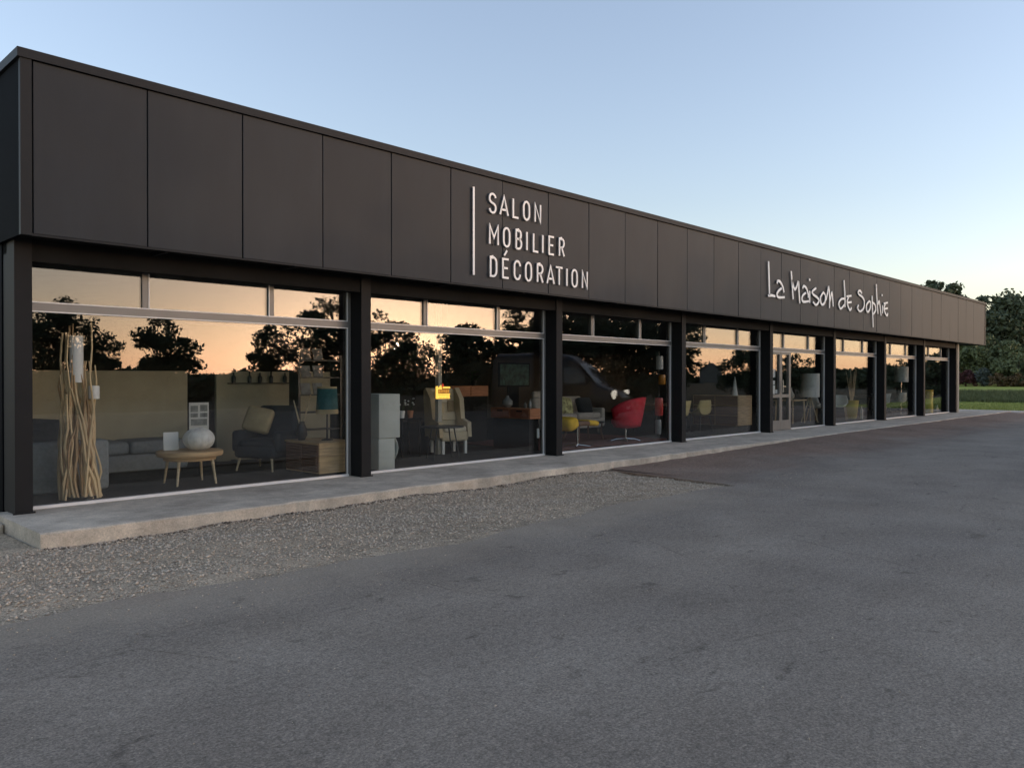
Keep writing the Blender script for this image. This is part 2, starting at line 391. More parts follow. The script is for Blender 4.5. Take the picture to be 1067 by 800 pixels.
def asphalt_mat():
    m = ground_mat("asphalt", ((0.262, 0.222, 0.178), (0.325, 0.28, 0.228)), 0.9, 75.0, 0.5, 0.9, 0.24, 0.34, 22.0)
    n = m.node_tree.nodes; l = m.node_tree.links; b = n["Principled BSDF"]
    src = b.inputs["Base Color"].links[0].from_socket
    tc = [q for q in n if q.type == 'TEX_COORD'][0]
    # scuffs and dents: sparse dark blotches; broad worn and darker areas; pale dust blown off the gravel
    def N(sc, det, ro, dist=0.0, scl=(1, 1, 1), rot=0.0):
        mp = n.new("ShaderNodeMapping"); mp.inputs["Scale"].default_value = scl; mp.inputs["Rotation"].default_value = (0, 0, rot)
        l.new(tc.outputs["Object"], mp.inputs[0])
        t = n.new("ShaderNodeTexNoise"); t.inputs["Scale"].default_value = sc; t.inputs["Detail"].default_value = det; t.inputs["Roughness"].default_value = ro; t.inputs["Distortion"].default_value = dist
        l.new(mp.outputs[0], t.inputs[0]); return t.outputs[0]
    def ramp(x, p0, p1, c0, c1):
        r = n.new("ShaderNodeValToRGB"); r.color_ramp.elements[0].position = p0; r.color_ramp.elements[1].position = p1
        r.color_ramp.elements[0].color = c0+(1,); r.color_ramp.elements[1].color = c1+(1,); l.new(x, r.inputs[0]); return r.outputs[0]
    def mul(x, y):
        q = n.new("ShaderNodeMix"); q.data_type = 'RGBA'; q.blend_type = 'MULTIPLY'; q.inputs[0].default_value = 1
        l.new(x, q.inputs[6]); l.new(y, q.inputs[7]); return q.outputs[2]
    src = mul(src, ramp(N(2.6, 8, .66, .5, (1, 1.7, 1), .4), .31, .40, (.60, .59, .58), (1, 1, 1)))
    src = mul(src, ramp(N(.33, 6, .6, .3, (.7, 1.5, 1), .25), .34, .66, (.84, .84, .85), (1.10, 1.10, 1.09)))
    src = mul(src, ramp(N(7.0, 5, .7, 0, (1, 1.4, 1)), .30, .42, (.78, .78, .78), (1, 1, 1)))
    # thin cracks: the narrow borders of large distorted cells, broken up by noise
    vo = n.new("ShaderNodeTexVoronoi"); vo.feature = 'DISTANCE_TO_EDGE'; vo.inputs["Scale"].default_value = .42
    dm = n.new("ShaderNodeMix"); dm.data_type = 'RGBA'; dm.inputs[0].default_value = .12; nn = n.new("ShaderNodeTexNoise"); nn.inputs["Scale"].default_value = 2.2; nn.inputs["Detail"].default_value = 6
    l.new(tc.outputs["Object"], nn.inputs[0]); l.new(tc.outputs["Object"], dm.inputs[6]); l.new(nn.outputs["Color"], dm.inputs[7]); l.new(dm.outputs[2], vo.inputs["Vector"])
    ck = ramp(vo.outputs["Distance"], .0, .005, (.76, .75, .74), (1, 1, 1)); gate = ramp(N(.5, 4, .6), .50, .60, (1, 1, 1), (0, 0, 0))
    cm = n.new("ShaderNodeMix"); cm.data_type = 'RGBA'; l.new(gate, cm.inputs[0]); l.new(ck, cm.inputs[6]); cm.inputs[7].default_value = (1, 1, 1, 1)
    src = mul(src, cm.outputs[2])
    sp0 = n.new("ShaderNodeSeparateXYZ"); l.new(tc.outputs["Object"], sp0.inputs[0])
    dn = n.new("ShaderNodeMath"); dn.operation = 'MULTIPLY_ADD'; dn.inputs[1].default_value = 1.5; l.new(N(1.6, 7, .65), dn.inputs[0]); l.new(sp0.outputs[1], dn.inputs[2])
    dr = n.new("ShaderNodeMapRange"); dr.inputs[1].default_value = -4.25; dr.inputs[2].default_value = -3.55; dr.inputs[4].default_value = .5; l.new(dn.outputs[0], dr.inputs[0])
    xr = n.new("ShaderNodeMapRange"); xr.inputs[1].default_value = 9.0; xr.inputs[2].default_value = 11.0; xr.inputs[3].default_value = 1; xr.inputs[4].default_value = 0; l.new(sp0.outputs[0], xr.inputs[0])
    dx = n.new("ShaderNodeMath"); dx.operation = 'MULTIPLY'; l.new(dr.outputs[0], dx.inputs[0]); l.new(xr.outputs[0], dx.inputs[1])
    du = n.new("ShaderNodeMix"); du.data_type = 'RGBA'; l.new(dx.outputs[0], du.inputs[0]); l.new(src, du.inputs[6]); du.inputs[7].default_value = (.42, .345, .255, 1)
    src = mul(du.outputs[2], ramp(N(60, 3, .8), .34, .68, (.70, .70, .70), (1.28, 1.26, 1.24)))
    # reddish tint, uneven by noise, close to the shop on the right
    sp = n.new("ShaderNodeSeparateXYZ"); l.new(tc.outputs["Object"], sp.inputs[0])
    n3 = n.new("ShaderNodeTexNoise"); n3.inputs["Scale"].default_value = .5; n3.inputs["Detail"].default_value = 6; l.new(tc.outputs["Object"], n3.inputs[0])
    ad = n.new("ShaderNodeMath"); ad.operation = 'MULTIPLY_ADD'; ad.inputs[1].default_value = 3.0; l.new(n3.outputs[0], ad.inputs[0]); l.new(sp.outputs[1], ad.inputs[2])
    r3 = n.new("ShaderNodeValToRGB"); r3.color_ramp.elements[0].position = .0; r3.color_ramp.elements[1].position = 1.0
    mr = n.new("ShaderNodeMapRange"); mr.inputs[1].default_value = -2.6; mr.inputs[2].default_value = -1.0; l.new(ad.outputs[0], mr.inputs[0]); l.new(mr.outputs[0], r3.inputs[0])
    r3.color_ramp.elements[0].color = (1, 1, 1, 1); r3.color_ramp.elements[1].color = (0.90, 0.74, 0.68, 1)
    x2 = n.new("ShaderNodeMix"); x2.data_type = 'RGBA'; x2.blend_type = 'MULTIPLY'; x2.inputs[0].default_value = 1
    l.new(src, x2.inputs[6]); l.new(r3.outputs[0], x2.inputs[7]); l.new(x2.outputs[2], b.inputs["Base Color"])
    return m

# ------------------------------------------------------------------ the shop
COLX = [2.595, 7.07, 11.49, 15.88, 20.28, 24.55, 28.98, 33.28, 37.80]
YF = -0.70
def shop():
    b = thing("shop_building", "long low furniture shop with charcoal fascia and glazed bays", "shop", (2.4, 0, 0))
    ox = 2.4
    def P(m, name, mt, smooth=False): return m.build(name, mt, b, (-ox, 0, 0), smooth)
    # fascia
    x0, x1, z0, z1 = 2.46, 40.5, 3.075, 4.975
    joints = [2.575] + [3.74 + 1.159*k for k in range(32)]; joints[-1] = x1 - 0.10
    P(MB().box(x0+.012, x1-.012, YF+.014, 10.9, z0+.06, z1-.07), "fascia_core", M_BLACK)
    pm = {}
    for i in range(len(joints)-1):
        wd = joints[i+1]-joints[i]-0.012
        key = round(wd, 3)
        if key not in pm: pm[key] = MB().rbox((0, 0, 0), (wd, 0.03, z1-0.10-z0-0.02), 0.004, 1).mesh("fascia_panel", M_PANEL)
        o = bpy.data.objects.new("fascia_panel", pm[key]); COL.objects.link(o); o.parent = b
        o.location = ((joints[i]+joints[i+1])/2-ox, YF + 0.002*math.sin(i*2.3), (z0+.02+z1-0.10)/2)
        o.rotation_euler = (R(0.12*math.sin(i*1.7)), 0, R(0.12*math.sin(i*2.9+1)))
    P(MB().box(x0, x0+0.105, YF-.03, YF+.03, z0, z1-.095), "corner_trim", M_TRIM)
    P(MB().box(x1-0.10, x1, YF-.03, YF+.03, z0, z1-.095), "corner_trim", M_TRIM)
    P(MB().box(x0+.106, x1-.101, YF-.022, YF+.03, z0-.004, z0+.018), "drip_edge", M_TRIM)
    m = MB(); m.box(x0-.03, x1+.03, YF-.05, YF+.26, z1-.095, z1); m.box(x0-.03, x0+.3, YF+.262, 10.9, z1-.095, z1); m.box(x1-.3, x1+.03, YF+.262, 10.9, z1-.095, z1)
    P(m, "coping", M_TRIM)
    for k in range(9):
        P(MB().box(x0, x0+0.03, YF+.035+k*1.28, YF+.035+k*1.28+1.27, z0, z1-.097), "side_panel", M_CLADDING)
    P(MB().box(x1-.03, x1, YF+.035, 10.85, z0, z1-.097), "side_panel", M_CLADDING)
    P(MB().box(x0+.2, x1-.2, 0.2, 10.8, z1-.4, z1-.3), "roof", M_BLACK)
    # soffit + brackets + head beam
    P(MB().box(x0+.03, x1-.03, YF+.035, 0.06, z0+.03, z0+.055), "soffit", M_BLACK)
    P(MB().box(38.06, x1-.03, 0.08, 10.8, z0+.03, z0+.055), "canopy_soffit", M_BLACK)
    P(MB().box(2.51, 38.05, -0.03, 0.10, 2.955, z0+.028), "head_beam", M_BLACK)
    P(MB().box(2.60, 37.70, -.28, -.10, 2.866, z0+.0285), "canopy_beam", M_BLACK)
    br = None
    for i in range(8):
        for q in (-0.85, 0.85):
            x = (COLX[i]+COLX[i+1])/2 + q
            if br is None: br = P(MB().box(-.02, .02, YF+.04, -.284, z0-.012, z0+.028), "soffit_bracket", M_TRIM); br.location = (x-ox, 0, 0)
            else: inst(br, (x-ox, 0, 0), b)
    # columns: H-section cased in sheet
    c0 = None
    for i, x in enumerate(COLX):
        if i == 8:
            P(MB().box(x-.26, x-.06, -.30, .12, FL-.01, z0+.029), "column", M_COLUMN)
            P(MB().box(x-.058, x+.18, -.302, .12, FL-.01, z0+.029), "end_post", M_POST)
            break
        if c0 is None:
            m = MB(); m.box(-.085, .085, -.30, .10, FL-.01, z0+.029); m.box(-.105, .105, -.32, -.29, FL-.008, FL+.012)
            c0 = P(m, "column", M_COLUMN); c0.location = (x-ox, 0, 0)
        else: inst(c0, (x-ox, 0, 0), b)
    # side and back walls, interior shell
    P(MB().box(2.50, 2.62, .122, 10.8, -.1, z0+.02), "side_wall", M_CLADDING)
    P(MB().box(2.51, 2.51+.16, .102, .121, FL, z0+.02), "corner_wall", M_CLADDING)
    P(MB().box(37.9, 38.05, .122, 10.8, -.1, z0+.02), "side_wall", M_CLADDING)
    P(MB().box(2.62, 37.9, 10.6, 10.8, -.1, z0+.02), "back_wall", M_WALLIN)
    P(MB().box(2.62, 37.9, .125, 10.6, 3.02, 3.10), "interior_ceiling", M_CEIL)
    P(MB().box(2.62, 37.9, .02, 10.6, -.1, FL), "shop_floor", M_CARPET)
    # windows
    zt0, zt1, ztop = 2.352, 2.440, 2.955
    for i in range(8):
        xl = COLX[i] + 0.088; xr = COLX[i+1] - 0.088 - (0.17 if i == 7 else 0)
        cx = (COLX[i]+COLX[i+1])/2
        m = MB(); yb0, yb1 = -.035, .035; fz = FL-.004
        m.box(xl, xl+.055, yb0, yb1, fz, ztop); m.box(xr-.055, xr, yb0, yb1, fz, ztop)
        m.box(xl+.055, xr-.055, yb0+.002, yb1, ztop-.05, ztop-.001)
        m.box(xl+.055, xr-.055, yb0-.004, yb1, zt0, zt1)
        for q in (-.85, .85): m.box(cx+q-.035, cx+q+.035, yb0+.001, yb1, zt1, ztop-.05)
        door = (i == 4)
        xd = xl + 1.64
        if door: m.box(xd-.04, xd+.04, yb0-.001, yb1, fz, zt0)
        wn = P(m, "window", M_ALU)
        # beads (sub-part) and threshold strip, sky sheen of the frame edges painted pale
        m = MB(); t = .013; yf = yb0-.008
        m.box(xl+.055, xr-.055, yf, yb0+.02, zt1+.001, zt1+.001+t); m.box(xl+.055, xr-.055, yf-.003, yb0+.02, zt0-t-.001, zt0-.001)
        m.box((xd+.04) if door else xl+.055, xr-.055, yb0-.03, yb0+.02, fz, FL+.028)
        m.box(xr-.055-t, xr-.055, yf, yb0+.02, FL+.029, zt0-t-.002); m.box(xr-.055-t, xr-.055, yf, yb0+.02, zt1+t+.002, ztop-.052)
        m.box(xl+.055, xl+.055+t, yf, yb0+.02, FL+.029, zt0-t-.002)
        for q in (-.85, .85): m.box(cx+q+(.035 if q < 0 else -.035-t), cx+q+(.035+t if q < 0 else -.035), yf, yb0+.02, zt1+t+.002, ztop-.052)
        bd = m.build("sky_sheen_bead", M_BEAD, wn)
        def pane(xa, xb, za, zb, par=wn):
            return MB().box(xa, xb, -.012, .012, za, zb).build("pane", M_GLASS, par)
        e = .002
        pane(xl+.055+e, cx-.885-e, zt1+e, ztop-.05-e); pane(cx-.815+e, cx+.815-e, zt1+e, ztop-.05-e); pane(cx+.885+e, xr-.055-e, zt1+e, ztop-.05-e)
        if not door:
            pane(xl+.055+e, xr-.055-e, fz+e, zt0-e)
        else:
            pane(xd+.04+e, xr-.055-e, fz+e, zt0-e)
            # entrance: a narrow fixed leaf and the door leaf
            def leaf(a, c, name):
                m = MB(); s = .075
                y0, y1 = -.052, .028
                m.box(a, a+s, y0, y1, fz+.01, zt0-.016); m.box(c-s, c, y0, y1, fz+.01, zt0-.016)
                m.box(a+s, c-s, y0+.001, y1, zt0-.09, zt0-.017); m.box(a+s, c-s, y0+.001, y1, 1.06, 1.15); m.box(a+s, c-s, y0+.001, y1, fz+.012, .42)
                d = P(m, name, M_ALU)
                pane(a+s+e, c-s-e, 1.15+e, zt0-.09-e, d); pane(a+s+e, c-s-e, .42+e, 1.06-e, d)
                return d
            d1 = leaf(xl+.06, xl+1.0, "fixed_leaf"); d2 = leaf(xl+1.012, xd-.045, "door")
            m = MB(); m.tube([(xl+1.05, -.10, 1.2), (xl+1.05, -.10, 1.55)], .014); m.box(xl+1.04, xl+1.06, -.10, -.052, 1.22, 1.24); m.box(xl+1.04, xl+1.06, -.10, -.052, 1.5, 1.52)
            m.box(xl+1.035, xl+1.22, -.115, -.09, 1.36, 1.385)
            m.build("door_handle", M_CHROME, d2, smooth=True)
            for (za, zb, xa) in ((1.62, 1.86, .62), (1.42, 1.54, .60), (1.16, 1.40, .61), (1.17, 1.28, .80)):
                po = MB().box(xl+xa, xl+xa+.17, .013, .017, za, zb).build("poster", M_WHITE, d1)
    return b

# ------------------------------------------------------------------ lettering
def stroke(m, pts, wd, y0, y1, taper=None):
    """mitred ribbon in the x-z plane with thickness y0..y1"""
    P = [Vector((p[0], p[1])) for p in pts]; n = len(P)
    closed = (P[0]-P[-1]).length < 1e-4 and n > 3
    if closed: P = P[:-1]; n -= 1
    L = []; Rr = []
    for i in range(n):
        a = P[(i-1) % n] if (closed or i > 0) else None
        c = P[(i+1) % n] if (closed or i < n-1) else None
        d1 = (P[i]-a).normalized() if a is not None else None
        d2 = (c-P[i]).normalized() if c is not None else None
        d = ((d1 or d2)+(d2 or d1)).normalized() if (d1 or d2) is not None else Vector((1, 0))
        nn = Vector((-d.y, d.x)); k = 1.0
        if d1 is not None and d2 is not None: k = 1/max(.5, nn.dot(Vector((-d2.y, d2.x))))
        hw = wd/2*(taper(i/(n-1)) if taper else 1)
        L.append(P[i]+nn*hw*k); Rr.append(P[i]-nn*hw*k)
    v = []
    for i in range(n): v += [(L[i].x, y0, L[i].y), (Rr[i].x, y0, Rr[i].y), (L[i].x, y1, L[i].y), (Rr[i].x, y1, Rr[i].y)]
    f = []
    for i in range(n if closed else n-1):
        a, b = i*4, ((i+1) % n)*4
        f += [(a, b, b+1, a+1), (a+2, a+3, b+3, b+2), (a, a+2, b+2, b), (a+1, b+1, b+3, a+3)]
    if not closed: f += [(0, 1, 3, 2), ((n-1)*4, (n-1)*4+2, (n-1)*4+3, (n-1)*4+1)]
    m.add(v, f)

def arc(cx, cz, rx, rz, a0, a1, n=8):
    return [(cx+rx*math.cos(R(a0+(a1-a0)*i/n)), cz+rz*math.sin(R(a0+(a1-a0)*i/n))) for i in range(n+1)]
def glyph(c):
    """condensed sans capitals on a unit box (0..1, 0..1), strokes only"""
    if c == 'S': return [arc(.5, .76, .42, .24, 10, 180, 7) + arc(.5, .74, .42, .22, 190, 250, 3) + arc(.5, .26, .42, .24, 70, -10, 4) + arc(.5, .24, .42, .24, -20, -170, 7)]
    if c == 'A': return [[(.0, 0), (.5, 1), (1, 0)], [(.16, .28), (.84, .28)]]
    if c == 'L': return [[(.1, 1), (.1, 0), (.95, 0)]]
    if c == 'O': return [arc(.5, .70, .42, .30, 0, 180, 8) + arc(.5, .30, .42, .30, 180, 360, 8) + [(.92, .70)]]
    if c == 'N': return [[(.08, 0), (.08, 1), (.92, 0), (.92, 1)]]
    if c == 'M': return [[(.04, 0), (.04, 1), (.5, .36), (.96, 1), (.96, 0)]]
    if c == 'B': return [[(.1, 0), (.1, 1), (.5, 1)] + arc(.5, .765, .36, .235, 90, -90, 6) + [(.1, .53)], [(.5, .53)] + arc(.52, .265, .40, .265, 90, -90, 6) + [(.1, 0)]]
    if c == 'I': return [[(.5, 0), (.5, 1)]]
    if c == 'E': return [[(.95, 1), (.1, 1), (.1, 0), (.95, 0)], [(.1, .52), (.82, .52)]]
    if c == 'R': return [[(.1, 0), (.1, 1), (.5, 1)] + arc(.5, .745, .40, .255, 90, -90, 6) + [(.1, .49)], [(.5, .49), (.92, 0)]]
    if c == 'D': return [[(.1, 0), (.1, 1), (.45, 1)] + arc(.45, .70, .46, .30, 90, 0, 5) + arc(.45, .30, .46, .30, 0, -90, 5) + [(.1, 0)]]
    if c == 'C': return [arc(.5, .70, .42, .30, 5, 180, 8) + arc(.5, .30, .42, .30, 180, 355, 8)]
    if c == 'T': return [[(0, 1), (1, 1)], [(.5, 1), (.5, 0)]]

def signs():
    rows = [(4.29, 4.63, [('S', 9.16, 9.36), ('A', 9.42, 9.64), ('L', 9.72, 9.9), ('O', 9.98, 10.18), ('N', 10.27, 10.47)]),
            (3.775, 4.115, [('M', 9.17, 9.41), ('O', 9.49, 9.69), ('B', 9.79, 9.98), ('I', 10.03, 10.15), ('L', 10.23, 10.4), ('I', 10.44, 10.56), ('E', 10.64, 10.82), ('R', 10.92, 11.11)]),
            (3.255, 3.595, [('D', 9.18, 9.38), ('E', 9.47, 9.66), ('C', 9.75, 9.95), ('O', 10.03, 10.23), ('R', 10.33, 10.53), ('A', 10.60, 10.82), ('T', 10.84, 11.05), ('I', 11.1, 11.22), ('O', 11.28, 11.48), ('N', 11.58, 11.78)])]
    t = thing("shop_sign", "white capital letters SALON MOBILIER DÉCORATION beside a vertical bar on the fascia", "sign", (9.0, YF, 3.2))
    def fin(m, name, par, o, mt=M_LETTER): return m.build(name, mt, par, (-o[0], -o[1], -o[2]))
    O = (9.0, YF, 3.2)
    for (za, zb, ls) in rows:
        for (c, xa, xb) in ls:
            m = MB()
            for s in glyph(c): stroke(m, [(xa+.016+p[0]*(xb-xa-.032), za+.016+p[1]*(zb-za-.032)) for p in s], .034, YF-.058, YF-.045)
            if c == 'E' and za < 3.5: stroke(m, [(9.535, 3.64), (9.60, 3.725)], .032, YF-.058, YF-.045)
            l = fin(m, "letter_"+c.lower(), t, O)
            p = MB(); p.tube([((xa+xb)/2, YF-.046, za+.016), ((xa+xb)/2, YF-.01, za+.016)], .007, 6); 
            fin(p, "standoff_pin", l, (0, 0, 0), M_BLACKMETAL)
    m = MB(); m.box(8.815, 8.851, YF-.058, YF-.045, 3.25, 4.655); bar = fin(m, "vertical_bar", t, O)
    for z in (3.3, 3.62, 3.95, 4.28, 4.6):
        fin(MB().tube([(8.833, YF-.046, z), (8.833, YF-.01, z)], .012, 6), "standoff_pin", bar, (0, 0, 0), M_BLACKMETAL)
    H = [('letter_l', [[(19.15, 4.56), (19.18, 4.15), (19.21, 3.7)], [(19.13, 3.69), (19.32, 3.71), (19.53, 3.7)]]),
     ('letter_a', [[(19.63, 4.04), (19.69, 4.11), (19.83, 4.09), (19.97, 3.98), (20.04, 3.84)], [(19.9, 3.94), (19.71, 3.85), (19.63, 3.76), (19.72, 3.69), (20.08, 3.72)]]),
     ('letter_m', [[(20.47, 4.44), (20.54, 4.02), (20.59, 3.7)], [(20.5, 4.21), (20.7, 3.97), (20.91, 4.21)], [(20.92, 4.21), (20.96, 3.89), (21.01, 3.62)]]),
     ('letter_a', [[(21.18, 4.04), (21.26, 4.11), (21.41, 4.07), (21.53, 3.93), (21.55, 3.81)], [(21.4, 3.94), (21.21, 3.86), (21.14, 3.75), (21.24, 3.68), (21.58, 3.72)]]),
     ('letter_i', [[(21.64, 4.01), (21.64, 3.68)], [(21.6, 4.32), (21.68, 4.31)]]),
     ('letter_s', [[(22.07, 4.12), (21.82, 4.01), (21.87, 3.93), (22.11, 3.87), (22.26, 3.8), (22.19, 3.7), (22.03, 3.65), (21.87, 3.72)]]),
     ('letter_o', [[(22.57, 4.04), (22.37, 3.89), (22.41, 3.72), (22.54, 3.69), (22.69, 3.79), (22.7, 3.96), (22.57, 4.04)]]),
     ('letter_n', [[(22.75, 3.83), (22.86, 4.04), (22.95, 4.22), (23.01, 3.91), (23.01, 3.62)], [(23.04, 3.82), (23.18, 4.08), (23.27, 3.68)]]),
     ('letter_d', [[(24.08, 4.52), (24.15, 4.08), (24.16, 3.72)], [(24.14, 3.97), (23.9, 3.95), (23.71, 3.84), (23.71, 3.73), (23.85, 3.66), (24.12, 3.8)]]),
     ('letter_e', [[(24.28, 4.05), (24.66, 4.1)], [(24.45, 4.06), (24.33, 3.9), (24.41, 3.75), (24.56, 3.66), (24.67, 3.74)], [(24.36, 3.87), (24.67, 3.91)]]),
     ('letter_s', [[(25.51, 4.24), (25.36, 4.31), (25.21, 4.26), (25.27, 4.19), (25.57, 4.12), (25.72, 4.0), (25.66, 3.79), (25.36, 3.67), (25.16, 3.76), (25.24, 3.86)]]),
     ('letter_o', [[(26.15, 4.04), (25.92, 3.92), (25.92, 3.74), (26.06, 3.7), (26.23, 3.83), (26.25, 3.99), (26.15, 4.04)]]),
     ('letter_p', [[(26.39, 4.23), (26.42, 3.84), (26.5, 3.23)], [(26.44, 4.02), (26.66, 3.95), (26.71, 3.79), (26.5, 3.65)]]),
     ('letter_h', [[(26.76, 4.63), (26.82, 4.17), (26.92, 3.68)], [(26.92, 3.99), (27.02, 4.1), (27.12, 3.91), (27.2, 3.64)]]),
     ('letter_i', [[(27.34, 3.99), (27.34, 3.72)], [(27.26, 4.32), (27.33, 4.31)]]),
     ('letter_e', [[(27.45, 4.05), (27.82, 4.11)], [(27.61, 4.06), (27.47, 3.9), (27.59, 3.75), (27.76, 3.67), (27.84, 3.76)], [(27.5, 3.88), (27.82, 3.92)]])]
    O = (19.0, YF, 3.2)
    t = thing("shop_sign", "white handwritten shop name La Maison de Sophie on the far half of the fascia", "sign", O)
    for nm, ss in H:
        m = MB(); dot = None
        if nm == 'letter_i': dot = ss[1]; ss = ss[:1]
        for i, s in enumerate(ss):
            stroke(m, catmull(s, 5) if len(s) > 2 else s, .062, YF-.056, YF-.045-.002*i, lambda u: 1.12-.35*abs(u-.45))
        lo = fin(m, nm, t, O)
        if dot:
            m = MB(); stroke(m, dot, .06, YF-.056, YF-.045); fin(m, "dot", lo, (0, 0, 0))

ground()
shop()
signs()

# ------------------------------------------------------------------ trees
def tree(label, loc, h, width, seed, leafsz=0.13, n=6000, crown_from=0.22, sparse=1.0, m=None, group="trees standing beyond the car park", name="tree", trunk_r=None, cat="tree", squash=1.0, sub=0):
    g = np.random.default_rng(seed); rng = random.Random(seed)
    t = thing(name, label, cat, loc, 0, group)
    z0 = h*crown_from; R_ = width/2
    nc = int(46*sparse) + 8
    # clump centres inside an uneven crown
    C = []
    while len(C) < nc:
        u = g.normal(size=3); u /= np.linalg.norm(u); r = g.random()**0.42
        p = np.array([u[0]*R_*r*squash, u[1]*R_*r, (z0+h)/2 + u[2]*(h-z0)/2*r])
        k = (p[2]-z0)/(h-z0)
        if math.hypot(p[0], p[1]) > R_*(0.55+0.6*math.sin(PI*min(1, max(0, k*.85+.12)))): continue
        C.append(p)
    C = np.array(C); C[0] = (g.normal(0, R_*.12), g.normal(0, R_*.12), h*.97)
    cr = g.uniform(.16, .34, nc)*min(R_, (h-z0)/2)
    # wood: trunk and limbs
    tr = trunk_r or h*0.022
    w_ = MB(); top = (rng.uniform(-.05, .05)*h, rng.uniform(-.05, .05)*h, h*.72)
    tp = [(0, 0, -.1), (top[0]*.2, top[1]*.3, h*.2), (top[0]*.5, top[1]*.6, h*.42), top]
    w_.tube(catmull(tp, 3), [tr*1.25 - tr*1.0*i/9 for i in range(10)], 8)
    for i in range(0, nc, 2):
        c = C[i]; zb = max(h*.16, min(h*.66, c[2]*.55)); k = zb/(h*.72)
        b0 = (top[0]*k, top[1]*k, zb)
        mid = (b0[0]*.45+c[0]*.55+rng.uniform(-.1, .1)*R_, b0[1]*.45+c[1]*.55+rng.uniform(-.1, .1)*R_, zb*.5+c[2]*.5-.04*h)
        w_.tube(catmull([b0, mid, tuple(c)], 2), [tr*.42, tr*.33, tr*.24, tr*.16, tr*.07], 5, cap=False)
    w_.build("trunk", M_BARK, t, smooth=True)
    # leaves
    k = n; ci = g.choice(nc, k, p=cr**2/np.sum(cr**2))
    d = g.normal(size=(k, 3)); d /= np.linalg.norm(d, axis=1)[:, None]
    rr = g.random(k)**0.5*1.15
    P = C[ci] + d*(cr[ci]*rr)[:, None]*np.array([1.15, 1.15, .8])
    P[:, 2] = np.maximum(P[:, 2], z0*.6)
    a = g.normal(size=(k, 3)); a /= np.linalg.norm(a, axis=1)[:, None]
    b = np.cross(a, g.normal(size=(k, 3))); b /= np.linalg.norm(b, axis=1)[:, None]
    s = leafsz*g.uniform(.55, 1.25, k)[:, None]
    V = np.stack([P-a*s, P-b*s*.55, P+a*s, P+b*s*.55], 1).reshape(-1, 3)
    F = np.arange(4*k).reshape(-1, 4)
    o = bpy.data.objects.new("crown", fast_mesh("crown", V, F, m)); COL.objects.link(o); o.parent = t
    return t

